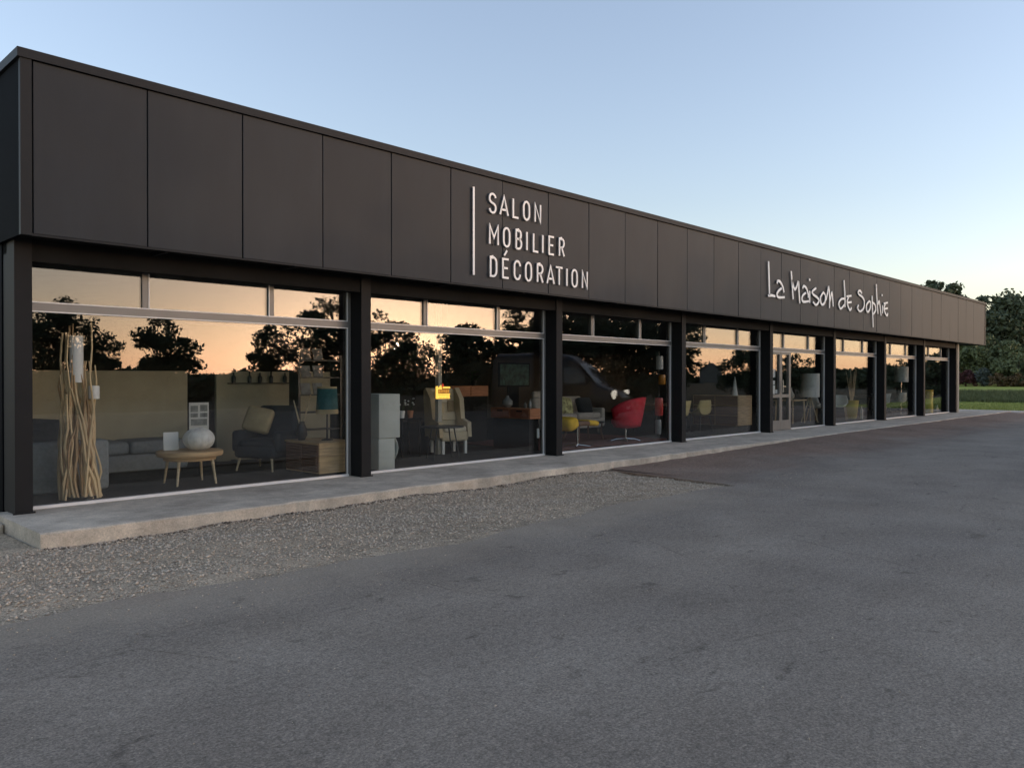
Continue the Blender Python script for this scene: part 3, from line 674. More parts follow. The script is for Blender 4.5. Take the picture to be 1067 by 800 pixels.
def planting():
    L1 = leaf_mat("leaf_dark_green", (0.070, 0.086, 0.048), (0.145, 0.165, 0.10))
    L2 = leaf_mat("leaf_mid_green", (0.10, 0.118, 0.055), (0.18, 0.20, 0.095))
    L3 = leaf_mat("leaf_red", (0.085, 0.035, 0.035), (0.16, 0.065, 0.06))
    L4 = leaf_mat("leaf_orange", (0.13, 0.09, 0.05), (0.24, 0.16, 0.09))
    L5 = leaf_mat("leaf_grey_green", (0.10, 0.115, 0.105), (0.15, 0.17, 0.15))
    # beyond the car park, seen mirrored in the glass
    A = [("broad dark tree across the car park, mirrored at the left of the first window", 15.0, -39.5, 5.9, 4.0, 6500, .12, 1.2),
         ("low bushy tree across the car park, mirrored right of the driftwood lamp", 19.3, -45.1, 4.3, 3.2, 4500, .10, 1.0),
         ("lone round tree across the car park, mirrored above the armchair table in the first window", 17.2, -30.2, 4.6, 3.3, 4200, .30, .8),
         ("slender loose tree across the car park, mirrored at mid right of the first window", 24.7, -33.7, 4.7, 2.8, 3000, .22, .7),
         ("tall full tree across the car park, mirrored beside the first column", 25.4, -29.0, 5.9, 4.0, 7000, .08, 1.2),
         ("gappy tree across the car park, mirrored at the left of the second window", 27.6, -26.2, 5.3, 3.4, 6000, .06, 1.1),
         ("thin airy tree across the car park, mirrored above the lit yellow sign", 38.4, -36.7, 4.8, 4.2, 3000, .15, .8),
         ("wide dense tree across the car park, mirrored above the wing chair", 29.0, -20.5, 4.15, 4.4, 15000, .02, 1.5),
         ("tall dense tree across the car park, mirrored at the right of the second window", 29.6, -17.4, 4.9, 3.4, 9000, .02, 1.5),
         ("towering dense tree behind the van, mirrored at the left of the third window", 32.9, -16.8, 6.2, 4.4, 12000, .02, 1.6),
         ("towering dense tree behind the van, mirrored at the middle of the third window", 36.3, -16.2, 6.6, 4.8, 12000, .02, 1.6),
         ("towering dense tree behind the van, mirrored at the right of the third window", 38.2, -14.3, 6.2, 3.6, 9000, .02, 1.5),
         ("narrow young tree beyond the van, mirrored at the left of the fourth window", 52.3, -22.0, 4.0, 1.6, 900, .15, .6),
         ("rounded tree far across the grass, mirrored at the right of the fourth window", 64.9, -23.3, 3.9, 4.6, 4500, .05, 1.0),
         ("thin branching tree far across the grass, mirrored above the entrance table", 72.6, -22.5, 3.7, 3.4, 1600, .12, .7),
         ("low spreading tree far across the grass, mirrored in the seventh window", 95.1, -20.6, 3.6, 5.6, 3500, .05, 1.0),
         ("dark bushy tree far across the grass, mirrored in the last window", 87.2, -14.4, 4.0, 4.6, 4500, .04, 1.0)]
    for i, (lb, x, y, h, wd, n, cf, sp) in enumerate(A):
        tree(lb, (x, y, -.1), h+.1, wd, 100+i, 0.12 if i < 12 else .16, n, cf, sp, L1)
    # to the right of the shop, seen directly
    G = "trees rising behind the lawn on the right"
    tree("largest dark tree at the right edge of the photo, above the white house", (105.6, 10.9, .9), 10.3, 10.2, 31, .30, 11000, .03, 1.7, L1, G)
    tree("ragged-topped tree above the far end of the roofline, left of the others", (99.1, 16.9, .8), 11.7, 5.2, 32, .30, 5000, .2, 1.0, L1, G)
    tree("slim round-topped tree peeking over the far roofline, second from left", (105.8, 17.2, .9), 11.1, 3.2, 33, .30, 3500, .25, .8, L1, G)
    tree("small-topped tree peeking over the roof corner itself", (110, 15.6, .9), 10.6, 4.4, 34, .30, 4500, .1, .9, L1, G)
    tree("dark tree right of the roof corner, behind the big shrub", (99, 10.6, .9), 9.2, 6.4, 35, .28, 9000, .02, 1.5, L1, G)
    tree("broad olive shrub below the roof corner, behind the red flowers", (90.8, 11.0, .82), 4.7, 8.2, 36, .20, 12000, .0, 1.8, L2, "shrubs behind the lawn", "shrub", .05, "shrub")
    tree("low olive shrub in front of the white house at the right edge", (85.9, 7.1, .80), 2.9, 4.6, 37, .17, 6000, .0, 1.4, L2, "shrubs behind the lawn", "shrub", .04, "shrub")
    tree("shrub with dark red leaves next to the grey end post", (84.8, 11.1, .79), 1.5, 2.6, 38, .11, 2600, .0, 1.2, L3, "shrubs behind the lawn", "shrub", .02, "shrub")
    tree("small grey green shrub between the red and the orange flowers", (84.8, 9.6, .79), 1.8, 1.5, 39, .10, 1600, .0, 1.0, L5, "shrubs behind the lawn", "shrub", .02, "shrub")
    for i, (y, lb) in enumerate(((8.2, "orange flowering bush nearest the grey green shrub"), (6.8, "orange flowering bush in the middle of its row"), (5.4, "orange flowering bush at the right edge of the photo"))):
        tree(lb, (84.6, y, .79), 1.3, 1.9, 40+i, .10, 1800, .0, .9, L4, "orange flowering bushes along the lawn", "flowering_bush", .02, "bush")
    # hedgerow on the skyline all round, one mass
    g = np.random.default_rng(77); k = 60000
    seg = [(-140, -150, 420, -150, 3.4), (420, -150, 420, 120, 6.0), (420, 120, 120, 130, 9.0), (120, 40, 122, 10, 6.5), (122, 10, 118, -4, 5.0), (130, -24, 150, -60, 4.0), (36, -52, 90, -58, 2.3), (-60, -60, 36, -52, 2.1)]
    ln = np.array([math.hypot(c-a, d-b) for a, b, c, d, h in seg]); ln2 = ln.copy(); ln2[3:] *= 3
    si = g.choice(len(seg), k, p=ln2/ln2.sum()); t = g.random(k); sa = np.array(seg)[si]
    x = sa[:, 0]+(sa[:, 2]-sa[:, 0])*t; y = sa[:, 1]+(sa[:, 3]-sa[:, 1])*t
    hh = sa[:, 4]*(.62+.22*np.sin(x*.09+y*.13)+.14*np.sin(x*.31+y*.27+2)+.10*np.sin(x*.83+y*.71))
    z = hh*g.random(k)**.8; P = np.stack([x+g.normal(0, 1.2, k), y+g.normal(0, 1.2, k), z], 1)
    a = g.normal(size=(k, 3)); a /= np.linalg.norm(a, axis=1)[:, None]; b = np.cross(a, g.normal(size=(k, 3))); b /= np.linalg.norm(b, axis=1)[:, None]
    s = g.uniform(.35, .9, k)[:, None]*np.where(si < 3, 1.5, .7)[:, None]
    V = np.stack([P-a*s, P-b*s*.7, P+a*s, P+b*s*.7], 1).reshape(-1, 3)
    o = bpy.data.objects.new("hedgerow", fast_mesh("hedgerow", V, np.arange(4*k).reshape(-1, 4), L1)); COL.objects.link(o)
    stuff(o, "far hedgerow closing off the fields on the skyline")
    # houses
    def house(label, loc, rz, wd, dp, eave, ridge, mw, mr):
        t = thing("house", label, "house", loc, rz, None)
        m = MB(); m.box(-wd/2, wd/2, -dp/2, dp/2, -.5, eave); m.add([(-wd/2, -dp/2, eave), (wd/2, -dp/2, eave), (0, -dp/2, ridge), (-wd/2, dp/2, eave), (wd/2, dp/2, eave), (0, dp/2, ridge)], [(0, 1, 2), (3, 5, 4)])
        m.build("wall", mw, t)
        m = MB(); e = .35
        for s in (-1, 1):
            m.add([(0, -dp/2-e, ridge+.16), (0, dp/2+e, ridge+.16), (s*(wd/2+e), dp/2+e, eave-.14), (s*(wd/2+e), -dp/2-e, eave-.14),
                   (0, -dp/2-e, ridge), (0, dp/2+e, ridge), (s*(wd/2+e), dp/2+e, eave-.3), (s*(wd/2+e), -dp/2-e, eave-.3)],
                  [(0, 1, 2, 3), (4, 7, 6, 5), (0, 3, 7, 4), (1, 5, 6, 2), (2, 6, 7, 3)])
        rf = m.build("roof", mr, t)
        MB().box(-.9, -.4, dp/4, dp/4+.5, eave, ridge+.8).build("chimney", mw, rf)
        for q in (-wd/4, wd/4):
            f = MB().box(q-.5, q+.5, -dp/2-.04, -dp/2-.005, 1.0, 2.2).build("window", M_WHITE, t)
            MB().box(q-.43, q+.43, -dp/2-.05, -dp/2-.041, 1.07, 2.13).build("pane", mat("house_glass", (.03, .035, .04), .1), f)
        return t
    white = mat("house_render_white", (.66, .65, .62), .8); tile = mat("roof_tile_grey", (.36, .36, .37), .7, var=.2, vscale=9); dk = mat("roof_tile_dark", (.07, .06, .055), .7)
    house("white house with pale grey roof behind the shrubs at the right edge", (115, 7.2, .9), R(100), 8, 11, 3.2, 5.1, white, tile)
    house("dark distant house beyond the fields, mirrored in the fourth window", (270, -143, 0), R(70), 7, 9, 5.0, 7.2, mat("house_render_grey", (.25, .24, .22), .8), dk)

# ------------------------------------------------------------------ van (stands outside the frame, mirrored in the third window)
def van():
    t = thing("van", "black high-roofed delivery van mirrored in the third window, nose to the right", "van", (24.9, -10.9, 0), math.atan2(.936, .352))
    paint = mat("van_paint_black", (0.026, 0.026, 0.027), 0.26, var=.1, spec=.6)
    vg = mat("van_glass", (0.10, 0.11, 0.115), 0.05, var=.1, spec=1.0)
    plast = mat("van_plastic_dark", (0.03, 0.03, 0.03), .6)
    # stations: x, half width, bottom, top
    ST = [(2.72, .62, .38, .78), (2.62, .80, .30, .98), (2.42, .90, .28, 1.10), (2.05, .96, .28, 1.22), (1.72, .98, .28, 1.36), (1.30, .99, .28, 1.84), (.95, 1.0, .28, 2.18), (.62, 1.0, .28, 2.42), (.25, 1.0, .28, 2.56), (-.4, 1.0, .28, 2.62), (-1.6, 1.0, .28, 2.62), (-2.55, .98, .28, 2.58), (-2.68, .93, .34, 2.45)]
    def ring(x, w, zb, zt):
        hgt = zt-zb; tw = .84 if zt > 1.7 else .92
        half = [(w*.90, zb), (w, zb+.12*min(1, hgt)), (w, zb+hgt*.35), (w*.99, zb+hgt*.52), (w*(.5*tw+.5)*.99, zb+hgt*.76), (w*tw, zt-.10*min(1, hgt)), (w*tw*.86, zt-.02), (w*.4, zt+.01)]
        return [(x, y, z) for y, z in half] + [(x, -y, z) for y, z in half[::-1]]
    V = []; F = []; n = 16
    for s in ST: V += ring(*s)
    for i in range(len(ST)-1):
        for k in range(n): F.append((i*n+k, i*n+(k+1) % n, (i+1)*n+(k+1) % n, (i+1)*n+k))
    F.append(tuple(range(n))); F.append(tuple((len(ST)-1)*n+k for k in range(n)))
    body = MB().add(V, F).build("body", paint, t, smooth=True)
    # windscreen: over stations 1.72 .. .80, slightly proud
    m = MB(); v = []; f = []
    for (x, w, zt) in ((1.66, .80, 1.42), (1.30, .80, 1.855), (.98, .78, 2.165)):
        for q in (-1, -.5, 0, .5, 1): v.append((x+.015, q*w, zt+.012-.02*abs(q)))
    for i in range(2):
        for k in range(4): f.append((i*5+k, i*5+k+1, (i+1)*5+k+1, (i+1)*5+k))
    m.add(v, f); m.build("windscreen", vg, t, smooth=True)
    for s in (-1, 1):
        m = MB(); y = s*1.004
        m.add([(1.45, y*.985, 1.42), (.45, y*.985, 1.42), (.45, y*.93, 2.02), (.92, y*.935, 1.98)], [(0, 1, 2, 3)]); m.build("side_window", vg, t)
        m = MB(); m.box(.43, 1.5, s*1.0-.006, s*1.0+.006, .55, 1.36); d = m.build("front_door", paint, t)
        MB().rbox((.62, s*1.02, 1.18), (.2, .03, .05), .012).build("door_handle", plast, d)
        m = MB(); m.rbox((1.42, s*1.16, 1.52), (.12, .20, .34), .04); m.tube([(1.42, s*.98, 1.45), (1.42, s*1.1, 1.46)], .025, 6); m.build("wing_mirror", plast, t, smooth=True)
        m = MB(); m.lathe([(.01, -.16), (.08, -.14), (.15, -.05), (.16, .04), (.10, .12), (.01, .15)], 14, (0, 0, 0), 2.0, .5)
        h = m.build("headlight", mat("headlight_lens", (.85, .84, .8), .12, spec=1.0, emit=(1.0, .90, .74, .8)), t, smooth=True); h.location = (2.36, s*.80, .92); h.rotation_euler = (0, R(-38), s*R(38))
        for x in (1.85, -1.65):
            w_ = MB(); w_.lathe([(.21, -.11), (.32, -.115), (.345, -.07), (.345, .07), (.32, .115), (.21, .11)], 26)
            ty = w_.build("wheel", mat("tyre_rubber", (.018, .018, .018), .85), t, smooth=True); ty.location = (x, s*.89, .345); ty.rotation_euler = (R(90), 0, 0)
            w_ = MB(); w_.lathe([(.02, -.06), (.205, -.09), (.208, .09), (.02, .06)], 18); w_.build("rim", mat("wheel_rim_grey", (.35, .35, .36), .35, .8), ty, smooth=True)
    m = MB(); m.rbox((2.63, 0, .42), (.28, 1.7, .28), .1); m.build("bumper", plast, t, smooth=True)
    g = MB().rbox((2.70, 0, .76), (.08, .9, .2), .03).build("grille", plast, t, smooth=True)
    for k in range(4): MB().box(2.735, 2.75, -.42, .42, .69+k*.045, .705+k*.045).build("grille_slat", M_CHROME, g)
    MB().box(2.77, 2.782, -.26, .26, .38, .49).build("number_plate", M_WHITE, t)

# ------------------------------------------------------------------ furniture
def cyl_legs(t, pts, r0, r1, h, m, name="leg", z=0.0):
    for (x, y, dx, dy) in pts:
        MB().tube([(x+dx, y+dy, z), (x, y, z+h)], [r1, r0], 8).build(name, m, t, smooth=True)

def bay_one():
    beige = mat("partition_beige", (0.42, 0.385, 0.28), .9, var=.08, vscale=3, bump=.1, bscale=150)
    for (xa, xb, lb) in ((2.75, 5.95, "beige partition panel standing behind the grey corner sofa"), (6.45, 8.75, "beige partition panel standing behind the dark armchair")):
        t = thing("partition_panel", lb, "partition", ((xa+xb)/2, 3.2, FL), 0, "beige partition panels")
        wd = xb-xa; MB().rbox((0, 0, .79), (wd, .07, 1.56), .01, 1).build("panel", beige, t)
        for s in (-1, 1): MB().box(s*(wd/2-.3)-.03, s*(wd/2-.3)+.03, -.25, .25, 0, .03).build("foot", M_BLACKMETAL, t)
    # driftwood floor lamp
    t = thing("driftwood_lamp", "tall bundle of driftwood sticks holding white tube candles by the first window", "floor lamp", (3.40, .45, FL))
    rng = random.Random(4)
    dws = [WOOD("driftwood_pale", (0.74, 0.55, 0.32), (1, 1, .4)), WOOD("driftwood_brown", (0.46, 0.30, 0.16), (1, 1, .4))]
    for k in range(46):
        a = 2*PI*k/46+rng.uniform(-.3, .3); r = .07+.15*rng.random()**.6; tw = rng.uniform(-1.5, 1.5)
        top = rng.choice([1.0, 1.3, 1.45, 1.6, 1.75])*rng.uniform(.9, 1.05)
        if math.cos(a) > .25: top = min(top, 1.66)
        elif k % 4 == 0: top = rng.uniform(1.95, 2.2)
        pts = []
        for i in range(7):
            q = i/6; aa = a+tw*q; rr = r*(1-.18*q)
            pts.append((rr*1.1*math.cos(aa)-.03*q+rng.uniform(-.028, .028), rr*math.sin(aa)*.8+rng.uniform(-.02, .02), top*q))
        r0 = rng.uniform(.012, .024)
        MB().tube(catmull(pts, 2), [r0*(1-.5*i/12)*rng.uniform(.85, 1.15) for i in range(13)], 6).build("stick", dws[k % 3 == 0], t, smooth=True)
    for (x, z0, z1, r) in ((-.06, 1.40, 1.96, .075), (.135, 1.20, 1.36, .062)):
        MB().lathe([(r, z0), (r, z1-.01), (r-.008, z1), (.01, z1-.012)], 18, (x, -.06, 0)).build("candle_tube", M_WHITE, t, smooth=True)
    MB().lathe([(.2, 0), (.2, .03), (.03, .035)], 20).build("base", M_BLACKMETAL, t)
    # grey corner sofa
    gf = mat("fabric_blue_grey", (0.24, 0.26, 0.265), .95, var=.12, vscale=25, bump=.3, bscale=300)
    df = mat("fabric_dark_grey", (0.036, 0.041, 0.046), .95, var=.15, vscale=25, bump=.3, bscale=300)
    t = thing("corner_sofa", "blue grey fabric corner sofa in front of the left partition panel", "sofa", (2.75, .9, FL))
    MB().rbox((.58, .14, .34), (1.15, .26, .64), .05, puff=.02).build("arm", gf, t, smooth=True)
    MB().rbox((.12, 1.0, .56), (.24, 1.5, 1.06), .06).build("backrest", gf, t, smooth=True)
    MB().rbox((.66, .95, .22), (.98, 1.4, .34), .04).build("base", gf, t, smooth=True)
    MB().rbox((1.95, 1.78, .18), (1.75, .72, .26), .04).build("chaise_base", gf, t, smooth=True)
    for x in (1.5, 2.38): MB().rbox((x, 1.76, .41), (.86, .76, .19), .06, puff=.1).build("seat_cushion", gf, t, smooth=True)
    MB().rbox((.66, .9, .46), (.9, 1.1, .18), .06, puff=.1).build("seat_cushion", gf, t, smooth=True)
    o = MB().rbox((0, 0, 0), (.42, .16, .40), .06, puff=.3).build("cushion", df, None, (3.28, 1.32, .88), True); o.rotation_euler = (R(-16), R(4), R(-20))
    tag(o, "dark grey cushion leaning on the near arm of the corner sofa", "cushion")
    # round coffee table with things on it
    t = thing("coffee_table", "round oak coffee table with four splayed legs carrying a white lamp", "table", (4.92, .82, FL))
    MB().lathe([(.36, .375), (.42, .385), (.435, .41), (.435, .445), (.425, .455), (.01, .455)], 36).build("tabletop", M_OAK, t, smooth=True)
    MB().lathe([(.34, .33), (.345, .376), (.01, .376)], 30).build("apron", M_OAK, t)
    for a in (40, 130, 220, 310):
        c, s = math.cos(R(a)), math.sin(R(a)); MB().tube([(.37*c, .37*s, 0), (.31*c, .31*s, .37)], [.014, .024], 10).build("leg", M_PALEWOOD, t, smooth=True)
    m = MB(); pr = []
    for i in range(15):
        a = -PI/2+PI*i/14; pr.append((max(.02, .205*math.cos(a)), .158*math.sin(a)))
    for i in range(0): pass
    m.lathe(pr, 28)
    wc = mat("woven_string_white", (.72, .71, .67), .8, var=.12, vscale=16, bump=.5, bscale=45)
    t2 = thing("globe_lamp", "white woven pebble-shaped lamp on the round coffee table", "lamp", (5.0, .72, .762))
    m.build("shade", wc, t2, smooth=True)
    m = MB()
    for k in range(7):
        a = k*PI/7; pts = [(.207*math.cos(b)*math.cos(a), .207*math.cos(b)*math.sin(a), .16*math.sin(b)) for b in [2*PI*i/24 for i in range(25)]]
        m.tube(pts, .003, 4, False)
    m.build("cord_ribs", wc, t2)["kind"] = "stuff"
    m = MB(); m.rbox((0, 0, .125), (.20, .02, .25), .004, 1)
    o = m.build("picture_card", M_WHITE, None, (4.73, .98, .608)); o.rotation_euler = (R(-6), 0, R(-8)); tag(o, "blank white card propped behind the white pebble lamp", "card")
    t = thing("leaflet_stand", "pale leaflet board with four grey pictures behind the white pebble lamp", "leaflet board", (5.16, 1.06, .606), R(-12))
    b = MB().rbox((0, 0, .33), (.27, .012, .64), .004, 1).build("board", mat("paper_grey", (.50, .50, .47), .7), t)
    ph = mat("photo_print_dark", (.16, .17, .16), .6, var=.6, vscale=9)
    for (x, z, w_, h_) in ((-.065, .56, .10, .09), (.065, .57, .10, .09), (-.065, .47, .10, .06), (.065, .47, .10, .06), (0, .37, .22, .09)):
        MB().box(x-w_/2, x+w_/2, -.010, -.0062, z-h_/2, z+h_/2).build("picture", ph, b)
    # dark armchair
    t = thing("armchair", "dark slate high-backed armchair with pale wooden legs and a cream cushion", "armchair", (6.52, 1.62, FL), R(-62))
    MB().rbox((0, 0, .30), (.74, .70, .20), .07, puff=.06).build("seat", df, t, smooth=True)
    MB().rbox((0, -.05, .42), (.56, .56, .14), .06, puff=.15).build("seat_cushion", df, t, smooth=True)
    MB().rbox((0, .34, .62), (.70, .16, .78), .07, 3, (R(-10), 0, 0), .1).build("backrest", df, t, smooth=True)
    for s in (-1, 1): MB().rbox((s*.37, .02, .46), (.12, .66, .34), .055).build("arm", df, t, smooth=True)
    for (x, y) in ((-.28, -.28), (.28, -.28), (-.28, .28), (.28, .28)): MB().tube([(x*1.15, y*1.15, 0), (x, y, .22)], [.013, .022], 8).build("leg", M_PALEWOOD, t, smooth=True)
    cream = mat("fabric_cream", (.46, .36, .20), .95, var=.15, vscale=7, bump=.2, bscale=150)
    o = MB().rbox((0, 0, 0), (.44, .15, .42), .06, puff=.35).build("cushion", cream, None, (6.50, 1.82, .93), True); o.rotation_euler = (R(-22), R(12), R(-50))
    tag(o, "cream cushion with brown stripe standing in the dark armchair", "cushion")
    # louvred sideboard
    t = thing("sideboard", "low sideboard with dark louvred doors and a light oak end, by the first column", "sideboard", (6.90, .68, FL))
    m = MB(); m.box(-.30, .34, -.46, .46, .03, .47); m.box(-.32, .36, -.48, .48, .471, .49); m.build("case", M_OAK, t)
    for yy in (-.225, .225):
        d = MB().box(-.318, -.301, yy-.215, yy+.215, .05, .455).build("door", M_WALNUT, t)
        for k in range(9): MB().rbox((-.326, yy, .085+k*.042), (.016, .40, .026), .004, 1, (0, R(20), 0)).build("slat", M_WALNUT, d)
    MB().box(-.28, .32, -.44, .44, 0, .03).build("plinth", M_BLACKMETAL, t)
    t = thing("table_lamp", "table lamp with teal drum shade banded in cream, on the louvred sideboard", "lamp", (7.0, .62, FL+.49))
    MB().lathe([(.09, 0), (.09, .015), (.015, .03), (.012, .42), (.01, .44)], 16).build("stand", M_BLACKMETAL, t, smooth=True)
    teal = mat("fabric_teal", (.04, .125, .13), .9, var=.15, vscale=20); cr = MATS["fabric_cream"]
    MB().lathe([(.168, .48), (.150, .80)], 26).build("lamp_shade", teal, t, smooth=True)
    MB().lathe([(.172, .41), (.169, .478)], 26).build("lower_band", cr, t, smooth=True)
    MB().lathe([(.151, .80), (.149, .83)], 26).build("upper_band", cr, t, smooth=True)
    t = thing("branch_vase", "black vase with two pale bare branches spread in a V on the louvred sideboard", "vase", (6.74, .93, FL+.49))
    MB().lathe([(.05, 0), (.09, .08), (.08, .18), (.045, .26), (.05, .29)], 18).build("vase", M_BLACKMETAL, t, smooth=True)
    for s in (-1, 1): MB().tube([(0, 0, .15), (s*.06, 0, .35), (s*.15, -.02, .66+.04*s)], [.016, .014, .009], 7).build("branch", M_PALEWOOD, t, smooth=True)
    t = thing("magazine_rack", "tall black rack with pale magazines behind the teal lamp", "rack", (7.75, 2.1, FL))
    m = MB()
    for x in (-.42, .42): m.box(x-.02, x+.02, -.15, .15, 0, 1.85)
    m.build("side_frame", M_BLACKMETAL, t)
    for k in range(6):
        sh = MB().box(-.40, .40, -.14, .14, .25+k*.30, .27+k*.30).build("shelf", M_BLACKMETAL, t)
        if k > 2:
            for x in (-.24, .0): MB().rbox((x, -.05, .39+k*.30-.02), (.19, .012, .20), .003, 1, (R(-14), 0, 0)).build("magazine", mat("magazine_cover", (.16, .165, .16), .6, var=.5, vscale=9), sh)
    t = thing("wall_rack", "black rail with pegs and small bottles fixed to the right partition panel", "rack", (7.25, 3.15, 1.50))
    MB().box(-.6, .6, -.06, .012, 0, .02).build("rail", M_BLACKMETAL, t)
    for k, x in enumerate((-.5, -.2, .0, .22, .5)): MB().lathe([(.035, .021), (.038, .12), (.014, .16), (.014, .2+.02*(k % 2))], 10, (x, -.025, 0)).build("bottle", M_BLACKMETAL, t, smooth=True)

def bay_two():
    gw = mat("fabric_pale_grey", (.50, .52, .48), .9, var=.06, bump=.15, bscale=120)
    t = thing("display_plinth", "pale grey two-tier display plinth with a draped cloth beside the first column", "plinth", (7.85, .46, FL))
    MB().rbox((0, 0, .85), (.42, .62, .70), .012, 2).build("upper_block", gw, t, smooth=True)
    MB().rbox((-.04, 0, .25), (.32, .58, .496), .012, 2).build("lower_block", gw, t, smooth=True)
    m = MB(); v = []; f = []
    for i in range(9):
        y = -.28+.56*i/8
        for j in range(5):
            z = .50-.34*j/4; v.append((.14+.06*math.sin(j*.8)+.02*math.sin(i*2.1)*j/2, y, z))
    for i in range(8):
        for j in range(4): f.append((i*5+j, i*5+j+1, (i+1)*5+j+1, (i+1)*5+j))
    m.add(v, f); o = m.build("cloth", gw, t, smooth=True); sm = o.modifiers.new("thickness", 'SOLIDIFY'); sm.thickness = .012
    o = MB().box(-.045, .045, -.045, .045, 0, 2.868).build("interior_pillar", mat("pillar_cream", (.50, .46, .38), .8), None, (10.1, 1.55, FL)); tag(o, "slim cream pillar rising behind the patchwork wing chair", "pillar")
    # lit sign
    t = thing("lit_sign", "small glowing yellow lightbox sign with a toothed top, hanging inside the second window", "sign", (9.1, .3, 1.25))
    lit = mat("sign_glow_yellow", (.9, .6, .1), .6, emit=(1.0, .55, .09, .30)); dim = mat("sign_band_brown", (.22, .12, .03), .6, emit=(.8, .35, .05, .05))
    MB().rbox((0, .008, .095), (.32, .02, .20), .006, 1).build("housing", dim, t)
    MB().box(-.158, -.118, -.02, -.003, .0, .215).build("left_tube", lit, t)
    m = MB(); m.add([(-.116, -.02, .165), (-.116, -.003, .165), (-.05, -.003, .235), (-.05, -.02, .235), (-.03, -.003, .16), (-.03, -.02, .16)], [(0, 3, 5), (1, 4, 2), (0, 1, 2, 3), (3, 2, 4, 5), (5, 4, 1, 0)]); m.build("roof_point", lit, t)
    MB().box(.0, .158, -.02, -.003, .178, .205).build("top_tube", lit, t)
    MB().box(-.116, .158, -.02, -.003, .068, .086).build("middle_tube", lit, t)
    MB().box(-.116, .158, -.02, -.003, .0, .012).build("bottom_tube", lit, t)
    for k in range(7): MB().box(-.11+k*.039, -.11+k*.039+.024, -.018, -.003, .016+.004*(k % 2), .062).build("glow_block", lit, t)
    for k in range(5): MB().box(-.09+k*.05, -.09+k*.05+.03, -.014, -.003, .1+.006*(k % 3), .15).build("glow_block", mat("sign_glow_amber", (.5, .25, .05), .6, emit=(1.0, .42, .06, .12)), t)
    m = MB(); m.lathe([(.006, 0), (.02, .02), (.012, .045), (.002, .065)], 8, (-.005, -.012, .2)); m.build("red_flame", mat("sign_red", (.4, .03, .02), .5, emit=(1, .08, .03, .12)), t)
    for x in (-.1, .1): MB().tube([(x, 0, .2), (x, 0, 1.77)], .003, 5).build("cord", M_BLACKMETAL, t)
    # patchwork wing chair
    t = thing("wing_chair", "beige patchwork wing chair with pale legs behind the black round table", "armchair", (10.42, 1.62, FL), R(-14)); t.scale = (.9, .9, 1)
    pc = [mat("patch_beige", (.60, .50, .34), .95, var=.12, bump=.2, bscale=150), mat("patch_cream", (.70, .61, .45), .95, var=.12), mat("patch_brown", (.34, .25, .15), .95, var=.15), mat("patch_sand", (.62, .48, .29), .95, var=.12)]
    MB().rbox((0, 0, .34), (.66, .64, .20), .06, puff=.05).build("seat", pc[0], t, smooth=True)
    MB().rbox((0, -.06, .47), (.54, .56, .12), .05, puff=.15).build("seat_cushion", pc[1], t, smooth=True)
    bk = MB().rbox((0, .30, .80), (.60, .14, .92), .06, 3, (R(-9), 0, 0)).build("backrest", pc[0], t, smooth=True)
    for i, (x, z, w_, h_) in enumerate(((-.06, 1.08, .30, .2), (.17, .9, .16, .22), (-.12, .86, .24, .2), (.1, .70, .34, .15), (-.2, .68, .14, .14))):
        MB().rbox((x, .205+.158*(z-.8), z), (w_, .02, h_), .008, 1, (R(-9), 0, 0)).build("patch", pc[(i+1) % 4], bk)
    for s in (-1, 1):
        m = MB(); pr = [(.36, .32), (.38, 1.2), (.28, 1.26), (.06, 1.05), (-.02, .66), (-.30, .60), (-.34, .32)]
        v = [(s*.30, y, z) for y, z in pr]+[(s*(.385+.03*(z-.3)), y, z) for y, z in pr]; k = len(pr)
        m.add(v, [tuple(range(k)), tuple(range(k, 2*k))[::-1]]+[(i, (i+1) % k, k+(i+1) % k, k+i) for i in range(k)]); m.build("wing", pc[3 if s < 0 else 0], t)
    for (x, y) in ((-.27, -.26), (.27, -.26), (-.27, .26), (.27, .26)): MB().box(x-.028, x+.028, y-.028, y+.028, 0, .25).build("leg", M_WHITE, t)
    # black round table
    t = thing("bistro_table", "thin black round table in front of the patchwork wing chair", "table", (9.48, .72, FL))
    MB().lathe([(.37, .575), (.385, .585), (.38, .598), (.01, .6)], 32).build("tabletop", mat("table_black", (.03, .028, .026), .35), t, smooth=True)
    for a in (20, 110, 200, 290):
        c, s = math.cos(R(a)), math.sin(R(a)); MB().tube([(.34*c, .34*s, 0), (.22*c, .22*s, .58)], [.009, .013], 8).build("leg", M_BLACKMETAL, t, smooth=True)
    # wooden wall cupboard with plant
    t = thing("wooden_cupboard", "orange wooden cupboard on a dark stand behind the patchwork wing chair", "cupboard", (12.35, 3.25, FL))
    MB().rbox((0, 0, 1.16), (1.15, .42, .24), .01, 1).build("case", M_ORANGEWOOD, t)
    for x in (-.27, .27): MB().rbox((x, -.215, 1.16), (.52, .02, .2), .004, 1).build("drawer", M_ORANGEWOOD, t)
    m = MB(); m.box(-.55, .55, -.19, .19, 0, 1.039); m.build("stand", M_BLACK, t)
    lf = leaf_mat("leaf_houseplant", (.03, .06, .025), (.06, .10, .04)); rng = random.Random(2)
    t = thing("potted_plant", "small potted plant on the orange wooden cupboard", "plant", (12.6, 3.2, FL+1.281))
    MB().lathe([(.05, 0), (.07, .11), (.06, .115), (.01, .10)], 14).build("pot", M_BLACKMETAL, t, smooth=True)
    m = MB()
